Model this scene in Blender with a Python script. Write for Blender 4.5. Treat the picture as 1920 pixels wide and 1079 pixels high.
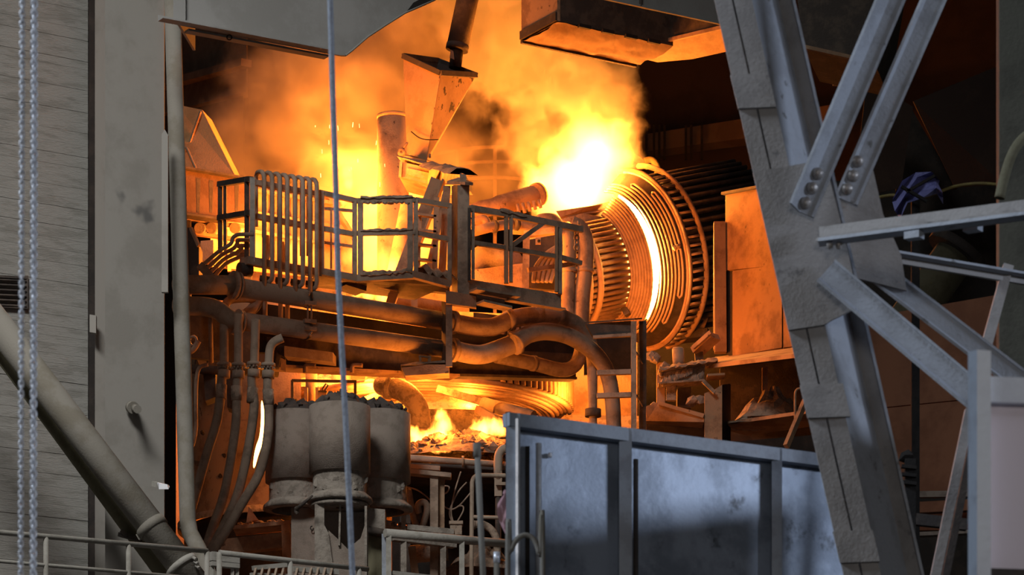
import bpy, math, random
from mathutils import Vector, Matrix, noise as mnoise
# ---------------------------------------------------------------- camera, world, lights, exposure
sc = bpy.context.scene
for o in list(bpy.data.objects): bpy.data.objects.remove(o, do_unlink=True)
C = sc.collection
F = 6000.0        # focal length in photo pixels (1920 wide)
HY = 2100.0       # photo row of the eye level: the photographer stands on the hall floor and looks up at the furnace stage
CZ = 1.7
cam = bpy.data.cameras.new('camera'); cam_o = bpy.data.objects.new('camera', cam); C.objects.link(cam_o)
cam_o.location = (0, 0, CZ); cam_o.rotation_euler = (math.pi/2, 0, 0)
cam.sensor_width = 36; cam.lens = F/1920*36; cam.shift_y = (HY-539.5)/1920; cam.clip_end = 400
cam.dof.use_dof = True; cam.dof.focus_distance = 44; cam.dof.aperture_fstop = 9.0
sc.camera = cam_o
vs = sc.view_settings
vs.view_transform = 'Standard'; vs.look = 'None'; vs.gamma = 1; vs.use_curve_mapping = False; vs.exposure = 0.0
world = bpy.data.worlds.new('hall_air'); sc.world = world; world.use_nodes = True
world.node_tree.nodes['Background'].inputs[0].default_value = (.74, .68, .62, 1)
world.node_tree.nodes['Background'].inputs[1].default_value = .024
def area(name, loc, target, sx, sy, e, col, spread=180):
    l = bpy.data.lights.new(name, 'AREA'); l.spread = math.radians(spread); l.shape = 'RECTANGLE'; l.size = sx; l.size_y = sy; l.energy = e; l.color = col
    o = bpy.data.objects.new(name, l); C.objects.link(o); o.location = loc
    o.rotation_euler = (Vector(target)-Vector(loc)).to_track_quat('-Z', 'Y').to_euler()
    return o
# daylight: gable windows of the hall behind the photographer, and the roof lights over the aisle
area('gable_window_light', (-19, 9, 17), (4, 14.5, 6), 7, 4, 470, (.76, .86, 1), 60)
area('roof_light', (-9, 20, 27), (-5.6, 40, 9), 8, 5, 560, (1, .975, .93), 56)
area('aisle_window_light', (18, 9, 8), (1.2, 14.3, 5.2), 4, 1, 125, (.70, .80, 1), 60)
area('door_light', (1, -9, 7), (2, 12, 5), 5, 3, 74, (1, .95, .92), 70)
area('furnace_roof_light', (-4, 43, 27), (-3.4, 51, 17), 5, 3, 24, (1, .9, .88), 60)

def P(px, py, Y): return Vector(((px-960)/F*Y, Y, CZ+(HY-py)/F*Y))
DD = (.848, .53); EE = (.53, -.848)            # the two building directions: along the stage, and across it
DV = Vector((.848, .53, 0)); EV = Vector((.53, -.848, 0)); ZV = Vector((0, 0, 1)); YV = Vector((0, 1, 0)); XV = Vector((1, 0, 0))
def along(px0, Y0, d=DD):
    x0 = (px0-960)/F*Y0
    def f(px):
        u = (px-960)/F
        t = (u*Y0-x0)/(d[0]-d[1]*u)
        return Y0+d[1]*t
    return f
DK = along(850, 44)
def Q(px, py, off=0): return P(px, py, DK(px)+off)
def S(Y): return Y/F
# ---------------------------------------------------------------- mesh helpers
class M:
    def __init__(s): s.v = []; s.f = []; s.s = []
    def add(s, vs_, fs, sm=False):
        b = len(s.v); s.v += [tuple(x) for x in vs_]
        s.f += [tuple(b+i for i in q) for q in fs]; s.s += [sm]*len(fs); return s
    def hexa(s, a):   # a: 4 bottom, 4 top
        return s.add(a, [(3,2,1,0),(4,5,6,7),(0,1,5,4),(1,2,6,5),(2,3,7,6),(3,0,4,7)])
    def poly(s, pts, ext):
        n = len(pts); ext = Vector(ext)
        v = list(pts)+[p+ext for p in pts]
        return s.add(v, [tuple(range(n)), tuple(range(2*n-1, n-1, -1))]+[(i, n+i, n+(i+1) % n, (i+1) % n) for i in range(n)])
    def bar(s, p0, p1, w, h, up=ZV, roll=0):
        p0 = Vector(p0); p1 = Vector(p1); a = (p1-p0).normalized(); side = a.cross(up)
        if side.length < 1e-4: side = a.cross(YV)
        side.normalize(); u = side.cross(a).normalized()
        if roll:
            r = Matrix.Rotation(roll, 3, a); side = r@side; u = r@u
        x = side*(w/2); z = u*(h/2)
        return s.hexa([p0-x-z, p0+x-z, p1+x-z, p1-x-z, p0-x+z, p0+x+z, p1+x+z, p1-x+z])
    def prof(s, p0, p1, prof, side, u):
        """prism of a closed 2D profile (list of (a,b)) swept p0->p1, axes side,u"""
        n = len(prof); v = [p0+side*a+u*b for a, b in prof]+[p1+side*a+u*b for a, b in prof]
        return s.add(v, [tuple(range(n)), tuple(range(2*n-1, n-1, -1))]+[(i, n+i, n+(i+1) % n, (i+1) % n) for i in range(n)])
    def tube(s, pts, r, n=10, caps=True, closed=False):
        pts = [Vector(p) for p in pts]; k = len(pts)
        rr = r if isinstance(r, (list, tuple)) else [r]*k
        tan = []
        for i in range(k):
            if closed: t = pts[(i+1) % k]-pts[i-1]
            else: t = pts[min(i+1, k-1)]-pts[max(i-1, 0)]
            tan.append(t.normalized())
        nrm = tan[0].cross(ZV)
        if nrm.length < .05: nrm = tan[0].cross(YV)
        nrm.normalize(); vv = []
        for i in range(k):
            nrm = (nrm-tan[i]*nrm.dot(tan[i])).normalized(); b = tan[i].cross(nrm)
            for j in range(n):
                a = 2*math.pi*j/n; vv.append(pts[i]+(nrm*math.cos(a)+b*math.sin(a))*rr[i])
        fs = []
        for i in range(k if closed else k-1):
            i2 = (i+1) % k
            for j in range(n): fs.append((i*n+j, i*n+(j+1) % n, i2*n+(j+1) % n, i2*n+j))
        s.add(vv, fs, True)
        if caps and not closed:
            b = len(s.v)-k*n
            s.f += [tuple(b+j for j in range(n-1, -1, -1)), tuple(b+(k-1)*n+j for j in range(n))]; s.s += [False, False]
        return s
    def lathe(s, c, axis, prof, n=24, a0=0, a1=2*math.pi, ref=None, caps=False, sm=True):
        c = Vector(c); axis = Vector(axis).normalized(); x = (ref or (ZV if abs(axis.z) < .9 else XV))
        x = (x-axis*x.dot(axis)).normalized(); y = axis.cross(x); full = abs(a1-a0-2*math.pi) < 1e-6
        m = n if full else n+1; vv = []
        for t, r in prof:
            for j in range(m):
                a = a0+(a1-a0)*j/n; vv.append(c+axis*t+(x*math.cos(a)+y*math.sin(a))*r)
        fs = []
        for i in range(len(prof)-1):
            for j in range(n):
                j2 = (j+1) % m
                fs.append((i*m+j, i*m+j2, (i+1)*m+j2, (i+1)*m+j))
        s.add(vv, fs, sm)
        if caps and full:
            b = len(s.v)-len(prof)*m
            s.f += [tuple(b+j for j in range(m-1, -1, -1)), tuple(b+(len(prof)-1)*m+j for j in range(m))]; s.s += [False, False]
        return s
    def lump(s, c, r, seed=0, sq=(1, 1, 1), rough=.35):
        rnd = random.Random(seed); t = (1+5**.5)/2
        vs_ = [(-1,t,0),(1,t,0),(-1,-t,0),(1,-t,0),(0,-1,t),(0,1,t),(0,-1,-t),(0,1,-t),(t,0,-1),(t,0,1),(-t,0,-1),(-t,0,1)]
        fs = [(0,11,5),(0,5,1),(0,1,7),(0,7,10),(0,10,11),(1,5,9),(5,11,4),(11,10,2),(10,7,6),(7,1,8),(3,9,4),(3,4,2),(3,2,6),(3,6,8),(3,8,9),(4,9,5),(2,4,11),(6,2,10),(8,6,7),(9,8,1)]
        out = []
        for v in vs_:
            k = r/1.9*(1+rnd.uniform(-rough, rough)); out.append((c[0]+v[0]*k*sq[0], c[1]+v[1]*k*sq[1], c[2]+v[2]*k*sq[2]))
        return s.add(out, fs)
def curve(pts, k=6):
    """Catmull-Rom through pts"""
    pts = [Vector(p) for p in pts]; out = []
    for i in range(len(pts)-1):
        p0 = pts[max(i-1, 0)]; p1 = pts[i]; p2 = pts[i+1]; p3 = pts[min(i+2, len(pts)-1)]
        for j in range(k):
            t = j/k
            out.append(.5*((2*p1)+(p2-p0)*t+(2*p0-5*p1+4*p2-p3)*t*t+(3*p1-p0-3*p2+p3)*t**3))
    out.append(pts[-1]); return out
def crust(m, p0, p1, w, h, seed=0, n=None):
    """lumpy dust crust lying along p0-p1 (width w, height h)"""
    p0 = Vector(p0); p1 = Vector(p1); L = (p1-p0).length; n = n or max(3, int(L/(w*.55))); a = (p1-p0).normalized()
    rnd = random.Random(seed); side = a.cross(ZV).normalized(); vv = []; k = 5
    for i in range(n+1):
        t = i/n; c = p0.lerp(p1, t)
        for j in range(k):
            u = j/(k-1)*2-1; hh = h*(1-u*u)*rnd.uniform(.4, 1.3); ww = w*.5*rnd.uniform(.9, 1.12)
            vv.append(c+side*u*ww+ZV*(hh-(h*.5*rnd.random() if abs(u) > .9 else 0)))
    fs = [(i*k+j, i*k+j+1, (i+1)*k+j+1, (i+1)*k+j) for i in range(n) for j in range(k-1)]
    # closed under side
    b = len(vv); vv += [vv[i*k] for i in range(n+1)]+[vv[i*k+k-1] for i in range(n+1)]
    fs += [(b+i, b+i+1, b+n+2+i, b+n+1+i) for i in range(n)]
    return m.add(vv, fs, True)
# ---------------------------------------------------------------- things
ALL = []
def mk_obj(name, m, mat, base, extra=None):
    me = bpy.data.meshes.new(name)
    me.from_pydata([(x-base[0], y-base[1], z-base[2]) for x, y, z in m.v], [], m.f)
    me.polygons.foreach_set('use_smooth', m.s); me.update()
    if mat: me.materials.append(mat)
    o = bpy.data.objects.new(name, me); C.objects.link(o); return o
def basept(ms):
    xs = [v[0] for m in ms for v in m.v]; ys = [v[1] for m in ms for v in m.v]; zs = [v[2] for m in ms for v in m.v]
    return ((min(xs)+max(xs))/2, (min(ys)+max(ys))/2, min(zs))
class T:
    """one thing: an Empty at its base and the parts below it"""
    def __init__(s, name, label, cat, group=None): s.name, s.label, s.cat, s.group, s.parts = name, label, cat, group, []; ALL.append(s)
    def part(s, name, m, mat, parent=None, label=None, kind=None):
        s.parts.append((name, m, mat, parent, label, kind)); return len(s.parts)-1
    def finish(s):
        b = basept([p[1] for p in s.parts]); e = bpy.data.objects.new(s.name, None); C.objects.link(e); e.location = b
        e.empty_display_size = .1
        e['label'] = s.label; e['category'] = s.cat
        if s.group: e['group'] = s.group
        obs = []
        for name, m, mat, par, lab, kind in s.parts:
            o = mk_obj(name, m, mat, b); o.parent = e if par is None else obs[par]
            if lab: o['label'] = lab
            if kind: o['kind'] = kind
            obs.append(o)
        s.root = e; return e
def solo(name, m, mat, label, cat, group=None, kind=None):
    b = basept([m]); o = mk_obj(name, m, mat, b); o.location = b; o['label'] = label; o['category'] = cat
    if group: o['group'] = group
    if kind: o['kind'] = kind
    return o
def struct(name, m, mat, parts=()):
    o = mk_obj(name, m, mat, (0, 0, 0)); o['kind'] = 'structure'
    for nm, pm, pmat in parts:
        c = mk_obj(nm, pm, pmat, (0, 0, 0)); c.parent = o
    return o
# ---------------------------------------------------------------- materials
class G:
    def __init__(s, nt): s.nt = nt
    def n(s, t, **k):
        x = s.nt.nodes.new(t)
        for a, b in k.items(): setattr(x, a, b)
        return x
    def set(s, sock, v):
        if isinstance(v, bpy.types.NodeSocket): s.nt.links.new(v, sock)
        else: sock.default_value = v
    def m(s, op, a, b=0, c=None, clamp=False):
        x = s.n('ShaderNodeMath', operation=op, use_clamp=clamp); s.set(x.inputs[0], a); s.set(x.inputs[1], b)
        if c is not None: s.set(x.inputs[2], c)
        return x.outputs[0]
    def vm(s, op, a, b):
        x = s.n('ShaderNodeVectorMath', operation=op); s.set(x.inputs[0], a); s.set(x.inputs[1], b)
        return x.outputs['Value'] if op == 'DISTANCE' else x.outputs[0]
    def noise(s, v, scale, detail=5, rough=.55, dist=0):
        x = s.n('ShaderNodeTexNoise'); s.set(x.inputs['Vector'], v)
        for a, b in (('Scale', scale), ('Detail', detail), ('Roughness', rough), ('Distortion', dist)): x.inputs[a].default_value = b
        return x.outputs[0]
    def mr(s, v, a, b, c=0., d=1.):
        x = s.n('ShaderNodeMapRange', interpolation_type='SMOOTHSTEP'); s.set(x.inputs[0], v)
        for i, y in enumerate((a, b, c, d)): s.set(x.inputs[i+1], y)
        return x.outputs[0]
    def mix(s, fac, a, b):
        x = s.n('ShaderNodeMix', data_type='RGBA'); s.set(x.inputs[0], fac); s.set(x.inputs[6], a); s.set(x.inputs[7], b); return x.outputs[2]
def mat(name, c1, c2=None, rough=.85, metal=0., scale=3., bump=.3, bscale=40., stretch=(1, 1, 1), spots=None, thr=(.45, .62), spec=.3):
    """two tones mixed by noise, fine relief, optional dark flecks (colour, scale, low, high)"""
    m = bpy.data.materials.new(name); m.use_nodes = True; nt = m.node_tree; g = G(nt); p = nt.nodes['Principled BSDF']
    pos = g.n('ShaderNodeNewGeometry').outputs['Position']
    v = g.vm('MULTIPLY', pos, stretch)
    col = c1+(1,)
    if c2: col = g.mix(g.mr(g.noise(v, scale, 6, .65), *thr), c1+(1,), c2+(1,))
    if spots: col = g.mix(g.mr(g.noise(v, spots[1], 4, .6), spots[2], spots[3]), col, spots[0]+(1,))
    g.set(p.inputs['Base Color'], col); p.inputs['Roughness'].default_value = rough; p.inputs['Metallic'].default_value = metal
    p.inputs['Specular IOR Level'].default_value = spec
    if bump:
        b = g.n('ShaderNodeBump'); b.inputs['Strength'].default_value = bump; b.inputs['Distance'].default_value = .02
        g.set(b.inputs['Height'], g.noise(v, bscale, 4, .6)); nt.links.new(b.outputs[0], p.inputs['Normal'])
    return m
def emit(name, col, st):
    m = bpy.data.materials.new(name); m.use_nodes = True; p = m.node_tree.nodes['Principled BSDF']
    p.inputs['Base Color'].default_value = (.02, .01, .005, 1); p.inputs['Emission Color'].default_value = col+(1,); p.inputs['Emission Strength'].default_value = st
    return m
K = {}
K['dust'] = mat('dusty_steel', (.33, .255, .195), (.22, .165, .125), scale=5, spots=((.07, .055, .045), 14, .66, .75))
K['pipe'] = mat('dusty_pipe', (.36, .285, .22), (.27, .205, .155), scale=4, bscale=60)
K['hose'] = mat('dusty_hose', (.27, .21, .16), (.19, .145, .11), scale=5, bscale=80)
K['rust'] = mat('heat_scaled_plate', (.36, .24, .15), (.22, .14, .09), scale=2.5, spots=((.08, .05, .035), 9, .64, .74))
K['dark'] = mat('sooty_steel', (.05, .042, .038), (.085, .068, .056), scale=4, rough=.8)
K['black'] = mat('soot', (.018, .016, .015), (.03, .025, .022), rough=.9)
K['crust'] = mat('furnace_dust', (.34, .27, .21), (.19, .15, .115), scale=9, bump=.8, bscale=30, rough=1)
K['slag'] = mat('slag_lumps', (.13, .09, .065), (.24, .17, .12), scale=8, bump=.8, bscale=25, rough=.9)
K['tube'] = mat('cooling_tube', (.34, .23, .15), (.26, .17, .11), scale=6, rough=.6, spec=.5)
K['bell'] = mat('lit_cooling_tube', (.58, .40, .24), (.48, .32, .19), scale=6, rough=.45, spec=.6)  # paler copy of cooling_tube, with the firelight put into its colour
K['column'] = mat('grey_column_paint', (.275, .265, .245), (.235, .225, .205), scale=1.3, bump=.1, spots=((.12, .118, .115), .9, .66, .74))
K['hood'] = mat('grey_duct_paint', (.30, .30, .295), (.25, .248, .24), scale=1.1, bump=.1)
K['conc'] = mat('board_marked_concrete', (.275, .272, .255), (.215, .212, .195), scale=2.2, bump=.5, bscale=16, stretch=(1, 1, 5))
K['graypipe'] = mat('grey_dusty_pipe', (.215, .203, .178), (.175, .16, .13), scale=2.5, bump=.2)
K['olive'] = mat('olive_pipe', (.15, .14, .09), (.11, .10, .06), scale=3, bump=.2)
K['rail'] = mat('grey_rail_paint', (.36, .35, .32), (.28, .27, .24), scale=6, bump=.2)
K['galv'] = mat('galvanised_chain', (.80, .84, .9), (.66, .7, .76), rough=.35, metal=.35, scale=20, bump=.1)
K['rope'] = mat('steel_rope', (.36, .39, .44), (.28, .30, .34), rough=.55, metal=.2, scale=60, bump=.5, bscale=120)
K['frame'] = mat('crane_leg_paint', (.31, .295, .285), (.25, .238, .23), scale=5, bump=.25, bscale=60, spots=((.15, .145, .145), 9, .63, .75), rough=.65)
K['brace'] = mat('brace_paint', (.37, .40, .45), (.30, .32, .355), scale=5, bump=.25, bscale=60, spots=((.17, .175, .18), 11, .62, .72), rough=.6)
K['bolt'] = mat('bolt_steel', (.42, .40, .38), (.3, .27, .25), rough=.45, metal=.5, scale=30)
K['fence'] = mat('blue_grey_sheet', (.30, .35, .43), (.19, .225, .28), scale=2.6, rough=.42, bump=.08, spots=((.07, .08, .095), 5.5, .6, .72), metal=.25)
K['fframe'] = mat('blue_grey_frame', (.30, .34, .40), (.23, .255, .30), rough=.45, scale=6, bump=.15)
K['white'] = mat('white_gate_paint', (.80, .84, .9), (.73, .76, .83), rough=.5, scale=3, bump=.1)
K['pink'] = mat('pale_sheet', (.80, .71, .75), (.74, .67, .72), rough=.6, scale=2, bump=.05)
K['pinkcloth'] = mat('faded_pink_cloth', (.55, .33, .36), (.45, .26, .3), scale=8)
K['orangewall'] = mat('rust_red_sheet', (.34, .14, .07), (.25, .10, .05), scale=1.6, bump=.15)
K['hallwall'] = mat('dark_hall_cladding', (.06, .036, .026), (.042, .026, .02), scale=.8, bump=.2, bscale=6)
K['hallband'] = mat('dusty_crane_girder', (.17, .115, .08), (.12, .08, .058), scale=1)
K['floor'] = mat('hall_floor', (.12, .115, .11), (.08, .075, .07), scale=.6)
K['plastic'] = mat('blue_violet_film', (.22, .22, .45), (.12, .12, .27), rough=.3, scale=8, bump=.2)
K['yellow'] = mat('dull_yellow_line', (.30, .24, .08), (.2, .15, .06), rough=.7)
K['graphite'] = mat('graphite', (.10, .08, .07), (.13, .10, .08), rough=.6, scale=2)
# ---------------------------------------------------------------- the hall
ZS = 6.6                                   # furnace stage level
def slab(x0, x1, y0, y1, z0, z1):
    return M().hexa([Vector(q) for q in ((x0,y0,z0),(x1,y0,z0),(x1,y1,z0),(x0,y1,z0),(x0,y0,z1),(x1,y0,z1),(x1,y1,z1),(x0,y1,z1))])
struct('floor', slab(-16, 20, -14, 84, -.3, 0), K['floor'])
struct('floor_stage', slab(-12, 14, 33.3, 66, ZS-.5, ZS), K['floor'])
struct('added_shade_wall', slab(3.3, 3.6, 12.9, 14.7, 0, 5.07), K['floor'])  # added slab out of view, shaped to cast shade on screen and crane leg
def pplate(pts, yf, th=.05, m=None):
    """plate: photo outline laid on the upright plane yf, th metres thick (backwards)"""
    m = m or M(); return m.poly([P(x, y, yf(x) if callable(yf) else yf) for x, y in pts], (0, th, 0))
# back of the hall: two walls meeting far behind the furnace
bw = along(700, 74, EE)
struct('wall_back', pplate([(-400, -400), (1195, -400), (1195, 1250), (-400, 1250)], along(1195, 68, EE), .4), K['hallwall'],
       [('bay_panel', pplate([(200, -150), (462, -150), (462, 172), (200, 240)], along(462, 54, EE), .3), K['hallband']), ('bay_panel', pplate([(200, 245), (456, 178), (456, 420), (200, 420)], along(462, 54.2, EE), .3), K['hallwall']), ('bay_beam', M().bar(P(200, 190, along(462, 53.8, EE)(200)), P(462, 118, along(462, 53.8, EE)(462)), .2, .12), K['hallband'])])
rwf = along(1195, 68, (.96, -.28))
parts = [('girder', pplate([(1196, 254), (1600, 190), (1600, 232), (1196, 286)], along(1195, 66.5, EE), .5), K['hallband'])]
for x in (1212, 1226, 1236, 1246, 1286, 1296, 1316):
    parts.append(('hanger', M().bar(P(x, 235, along(1195, 66, EE)(x)), P(x, 300, along(1195, 66, EE)(x)), .05, .05), K['black']))
struct('wall_right', pplate([(1195, -400), (2300, -400), (2300, 1250), (1195, 1250)], rwf, .4), K['hallwall'], parts)
# board-marked concrete wall on the left: the form boards show as courses
wlf = along(165, 40.4)
parts = []
rnd = random.Random(4); y = -60
while y < 1330:
    h = rnd.choice((15, 18, 21, 24)); o_ = rnd.uniform(-.004, .004)
    a, b = -420, 165
    q = lambda x, yy: P(x, yy+(x-165)*.0, wlf(x)+o_)
    # each course is level in the hall, so it falls towards the right in the picture
    zt = P(165, y, wlf(165)).z; zb = P(165, y+h-.35, wlf(165)).z
    pa, pb = q(a, y), q(b, y)
    m_ = M().hexa([Vector((pa.x, pa.y, zb)), Vector((pb.x, pb.y, zb)), Vector((pb.x, pb.y+.1, zb)), Vector((pa.x, pa.y+.1, zb)),
                   Vector((pa.x, pa.y, zt)), Vector((pb.x, pb.y, zt)), Vector((pb.x, pb.y+.1, zt)), Vector((pa.x, pa.y+.1, zt))])
    parts.append(('board_course', m_, K['conc'])); y += h
struct('wall_left', pplate([(-420, -200), (165, -200), (165, 1330), (-420, 1330)], lambda x: wlf(x)+.075, .5), K['conc'], parts)
struct('wall_gap_shade', pplate([(166, -200), (182, -200), (182, 1330), (166, 1330)], 39.95, 1.5), K['black'])  # black block in the gap: shade given as colour, also stops firelight
# louvre in the concrete wall
t = T('vent_louvre', 'dark slatted vent louvre set in the board-marked concrete wall', 'vent')
lf = lambda x: wlf(x)-.03
t.part('frame', M().bar(P(-60, 516, lf(-60)), P(50, 522, lf(50)), .04, .03).bar(P(50, 518, lf(50)), P(50, 580, lf(50)), .04, .03).bar(P(-60, 572, lf(-60)), P(50, 578, lf(50)), .04, .03), K['dark'])
for i in range(6):
    yy = 526+i*9.5; t.part('slat', M().bar(P(-60, yy-5, lf(-60)), P(48, yy, lf(48)), .07, .012, roll=.6), K['dark'])
# ---------------------------------------------------------------- column, pipes and rails on the left
t = T('steel_column', 'tall grey painted steel building column beside the concrete wall', 'column')
yc = 38.4
t.part('front_flange', pplate([(197, -150), (308, -150), (308, 1330), (197, 1330)], along(197, yc), .05), K['column'])
t.part('web', pplate([(246, -150), (256, -150), (256, 1330), (246, 1330)], yc+.55, .4), K['column'])
t.part('rear_flange', pplate([(178, -150), (300, -150), (300, 1330), (178, 1330)], along(178, yc+1.0), .05), K['column'])
t.part('stud', M().tube([P(252, 766, 38.5), P(258, 768, 38.2)], .05, 10).tube([P(246, 764, 38.52), P(250, 765, 38.44)], .075, 10), K['graypipe'])
t.part('cover_strip', pplate([(303, 252), (309, 243), (315, 253), (315, 548), (303, 548)], 38.3, .06), K['column'])
t.part('splice_clip', pplate([(168, 590), (180, 592), (180, 625), (168, 623)], 39.2, .08), K['column'])
t = T('flood_lamp', 'tiny white lamp fitting clamped to the edge of the grey column', 'lamp')
t.part('bracket', M().bar(P(288, 908, 38.35), P(297, 910, 38.2), .05, .06), K['rail'])
t.part('housing', M().hexa([P(294, 906, 38.2), P(298, 918, 38.0), P(316, 918, 38.0), P(318, 913, 38.2), P(296, 905, 38.25), P(298, 907, 38.0), P(314, 909, 38.0), P(316, 910, 38.25)]), K['white'])
t = T('down_pipe', 'upright grey pipe beside the column with an elbow at its foot', 'pipe')
dp = [P(322, -40, 38.7), P(352, 975, 38.7)]
t.part('pipe', M().tube([dp[0], dp[0].lerp(dp[1], .5), dp[1], P(356, 1000, 38.65), P(372, 1030, 38.5), P(404, 1110, 38.2), P(430, 1200, 38)], .1, 20), K['graypipe'])
t.part('weld_seam', M().tube([P(352, 986, 38.7), P(353, 989, 38.7)], .103, 20), K['graypipe'])
t = T('slanting_pipe', 'thick grey pipe slanting down in front of the concrete wall', 'pipe')
a = P(-90, 496, 37.2); b = P(372, 1103, 36.8)
t.part('pipe', M().tube([a, b], .168, 24), K['graypipe'])
cdir = (b-a).normalized(); cc = a+(P(284, 998, 37)-a).project(cdir)
t.part('clamp', M().tube([cc-cdir*.05, cc+cdir*.05], .185, 24).bar(P(262, 1000, 36.9), P(268, 1010, 36.9), .06, .1), K['graypipe'])
t.part('flange', M().tube([b-cdir*.35, b-cdir*.28], .2, 24), K['rail'])
for k in range(3): t.part('bolt', M().tube([P(362+k*3, 1046+k*8, 36.6), P(368+k*3, 1050+k*8, 36.55)], .02, 6), K['rail'])
t = T('slanting_pipe', 'thinner olive pipe slanting behind the thick grey one', 'pipe')
t.part('pipe', M().tube([P(-80, 544, 38.0), P(330, 1102, 37.6)], .125, 20), K['olive'])
t.part('saddle', M().bar(P(226, 1004, 37.55), P(262, 1012, 37.45), .12, .05).bar(P(228, 996, 37.5), P(240, 1008, 37.5), .1, .05), K['dark'])
def rail_thing(name, label, pts, posts, drop, Yf, r, mids, mt, zfoot=ZS, group=None):
    """tubular guard rail: pts = photo points of the top rail"""
    t = T(name, label, 'railing', group)
    t.part('top_rail', M().tube([P(x, y, Yf(x)) for x, y in pts], r, 12), mt)
    import bisect
    def ytop(x):
        for (xa, ya), (xb, yb) in zip(pts, pts[1:]):
            if xa <= x <= xb: return ya+(yb-ya)*(x-xa)/(xb-xa)
        return pts[-1][1]
    for dy in mids:
        t.part('mid_rail', M().tube([P(pts[0][0], pts[0][1]+dy, Yf(pts[0][0])), P(pts[-1][0], pts[-1][1]+dy*.98, Yf(pts[-1][0]))], r*.72, 10), mt)
    for x in posts:
        p = P(x, ytop(x), Yf(x)); t.part('post', M().tube([p, Vector((p.x, p.y, zfoot))], r*.95, 12), mt)
    return t
rail_thing('guard_rail', 'grey tubular guard rail under the slanting pipes by the concrete wall', [(-150, 986), (0, 999), (389, 1034)], [86, 241, 388], 0, along(200, 34.4), .029, (54,), K['rail'])
t = rail_thing('guard_rail', 'grey tubular guard rail running past the foot of the dust-topped drums', [(411, 1037), (543, 1052), (690, 1068)], [411, 544, 673], 0, along(550, 35.2), .031, (58,), K['rail'])
t = T('cable_tray', 'low grey slotted tray behind the guard rail near the drums', 'tray')
yt = along(470, 36.6)
t.part('tray', M().bar(P(394, 1044, yt(394)), P(446, 1050, yt(446)), .1, .1).bar(P(394, 1058, yt(394)), P(446, 1063, yt(446)), .1, .05), K['rail'])
for x in (398, 436, 445): t.part('leg', M().bar(P(x, 1060, yt(x)), Vector((P(x, 1060, yt(x)).x, yt(x), ZS)), .04, .04), K['rail'])
t = T('grating_step', 'grey ribbed grating step lying behind the guard rail', 'step')
ys = along(550, 37.0)
t.part('edge', M().bar(P(474, 1066, ys(474)), P(540, 1060, ys(540)), .05, .05).bar(P(470, 1079, ys(470)), P(640, 1086, ys(640)), .05, .05).bar(P(550, 1068, ys(550)), P(634, 1074, ys(634)), .05, .06), K['rail'])
for i in range(12):
    x = 480+i*13; t.part('bar', M().bar(P(x, 1068, ys(x)), P(x-4, 1084, ys(x)-.2), .025, .05), K['dust'])
# ---------------------------------------------------------------- hanging chains and rope (close to the camera)
def chain(x0, x1, label, bead):
    t = T('hoist_chain', label, 'chain')
    Y = 11.0; pitch = .0172; r = .0034*bead
    n = 0; p = P(x0, -30, Y); q = P(x1, 1110, Y); L = (q-p).length; d = (q-p).normalized()
    k = int(L/pitch)
    proto = []
    for s_ in (0, 1):
        ax = XV if s_ == 0 else YV
        ring = []
        hw, hl = .0075*bead, .0058
        for j in range(14):
            a = 2*math.pi*j/14
            ring.append(ax*(hw*math.cos(a))+ZV*(hw*math.sin(a)+(hl if math.sin(a) > 0 else -hl)*abs(math.sin(a))**.3))
        proto.append(M().tube(ring, r, 6, closed=True))
    t.part('hook', M().tube([q+ZV*.01, q-ZV*.05], r*1.2, 8), K['galv'])
    t.links = (proto, p, d, pitch, k); return t
CHAINS = [chain(42, 39, 'bright steel hoist chain hanging by the left concrete wall, slimmer of the two', 1.0), chain(64, 62, 'bright steel hoist chain with heavier links hanging next to the slimmer chain', 1.25)]
m = M().tube(curve([P(617, -60, 12.5), P(619, 0, 12.5), P(624, 180, 12.5), P(630, 360, 12.5), P(633.5, 500, 12.5), P(639, 620, 12.5), P(647, 770, 12.5), P(653, 900, 12.5), P(661, 1079, 12.5), P(666, 1200, 12.5)], 8), .0115, 10)
solo('steel_rope', m, K['rope'], 'blue-grey steel rope hanging from above in front of the furnace', 'rope')
# ---------------------------------------------------------------- hood at upper left
t = T('duct_hood', 'grey sheet-metal duct hood hanging over the left of the furnace', 'hood')
hf = along(347, 38.0)
t.part('front_sheet', pplate([(330, -120), (330, 42), (612, 99), (640, 104), (648, 104), (660, 95), (690, 69), (725, 46), (760, 24), (800, 7), (815, 0), (860, -30), (1000, -120)], hf, .04), K['hood'])
t.part('bottom_flange', M().prof(P(296, 40, hf(296)-.02), P(611, 100, hf(611)-.02), [(0, 0), (.14, 0), (.14, .02), (.02, .02), (.02, .07), (0, .07)], Vector((.53, -.848, 0)), ZV), K['hood'])
t.part('under_lip', M().bar(P(350, 58, hf(350)+.05), P(612, 107, hf(612)+.05), .12, .025), K['column'])
t.part('corner_angle', pplate([(325, -120), (348, -120), (348, 39), (325, 34)], lambda x: hf(x)-.05, .04), K['hood'])
t.part('side_sheet', M().poly([P(330, -120, hf(330)), P(330, 42, hf(330)), P(330, 42, hf(330))+Vector((.1, 1, 0)), P(330, -120, hf(330))+Vector((.1, 1, 0))], (.03, 0, 0)), K['hood'])
t.part('eye_bolt', M().tube([P(430, 70, 38.25)+XV*.03*math.cos(a_*.6283)+ZV*.03*math.sin(a_*.6283) for a_ in range(10)], .008, 6, closed=True), K['black'])
t.part('soot_patch', pplate([(762, 22), (790, 10), (815, -1), (830, -10), (800, -8), (775, 5)], lambda x: hf(x)-.006, .004), K['black'])
t.part('edge_bead', M().tube([P(x, y, hf(x)-.01) for x, y in ((648, 104), (660, 95), (690, 69), (725, 46), (760, 24), (815, 0))], .012, 6), K['column'])
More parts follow.
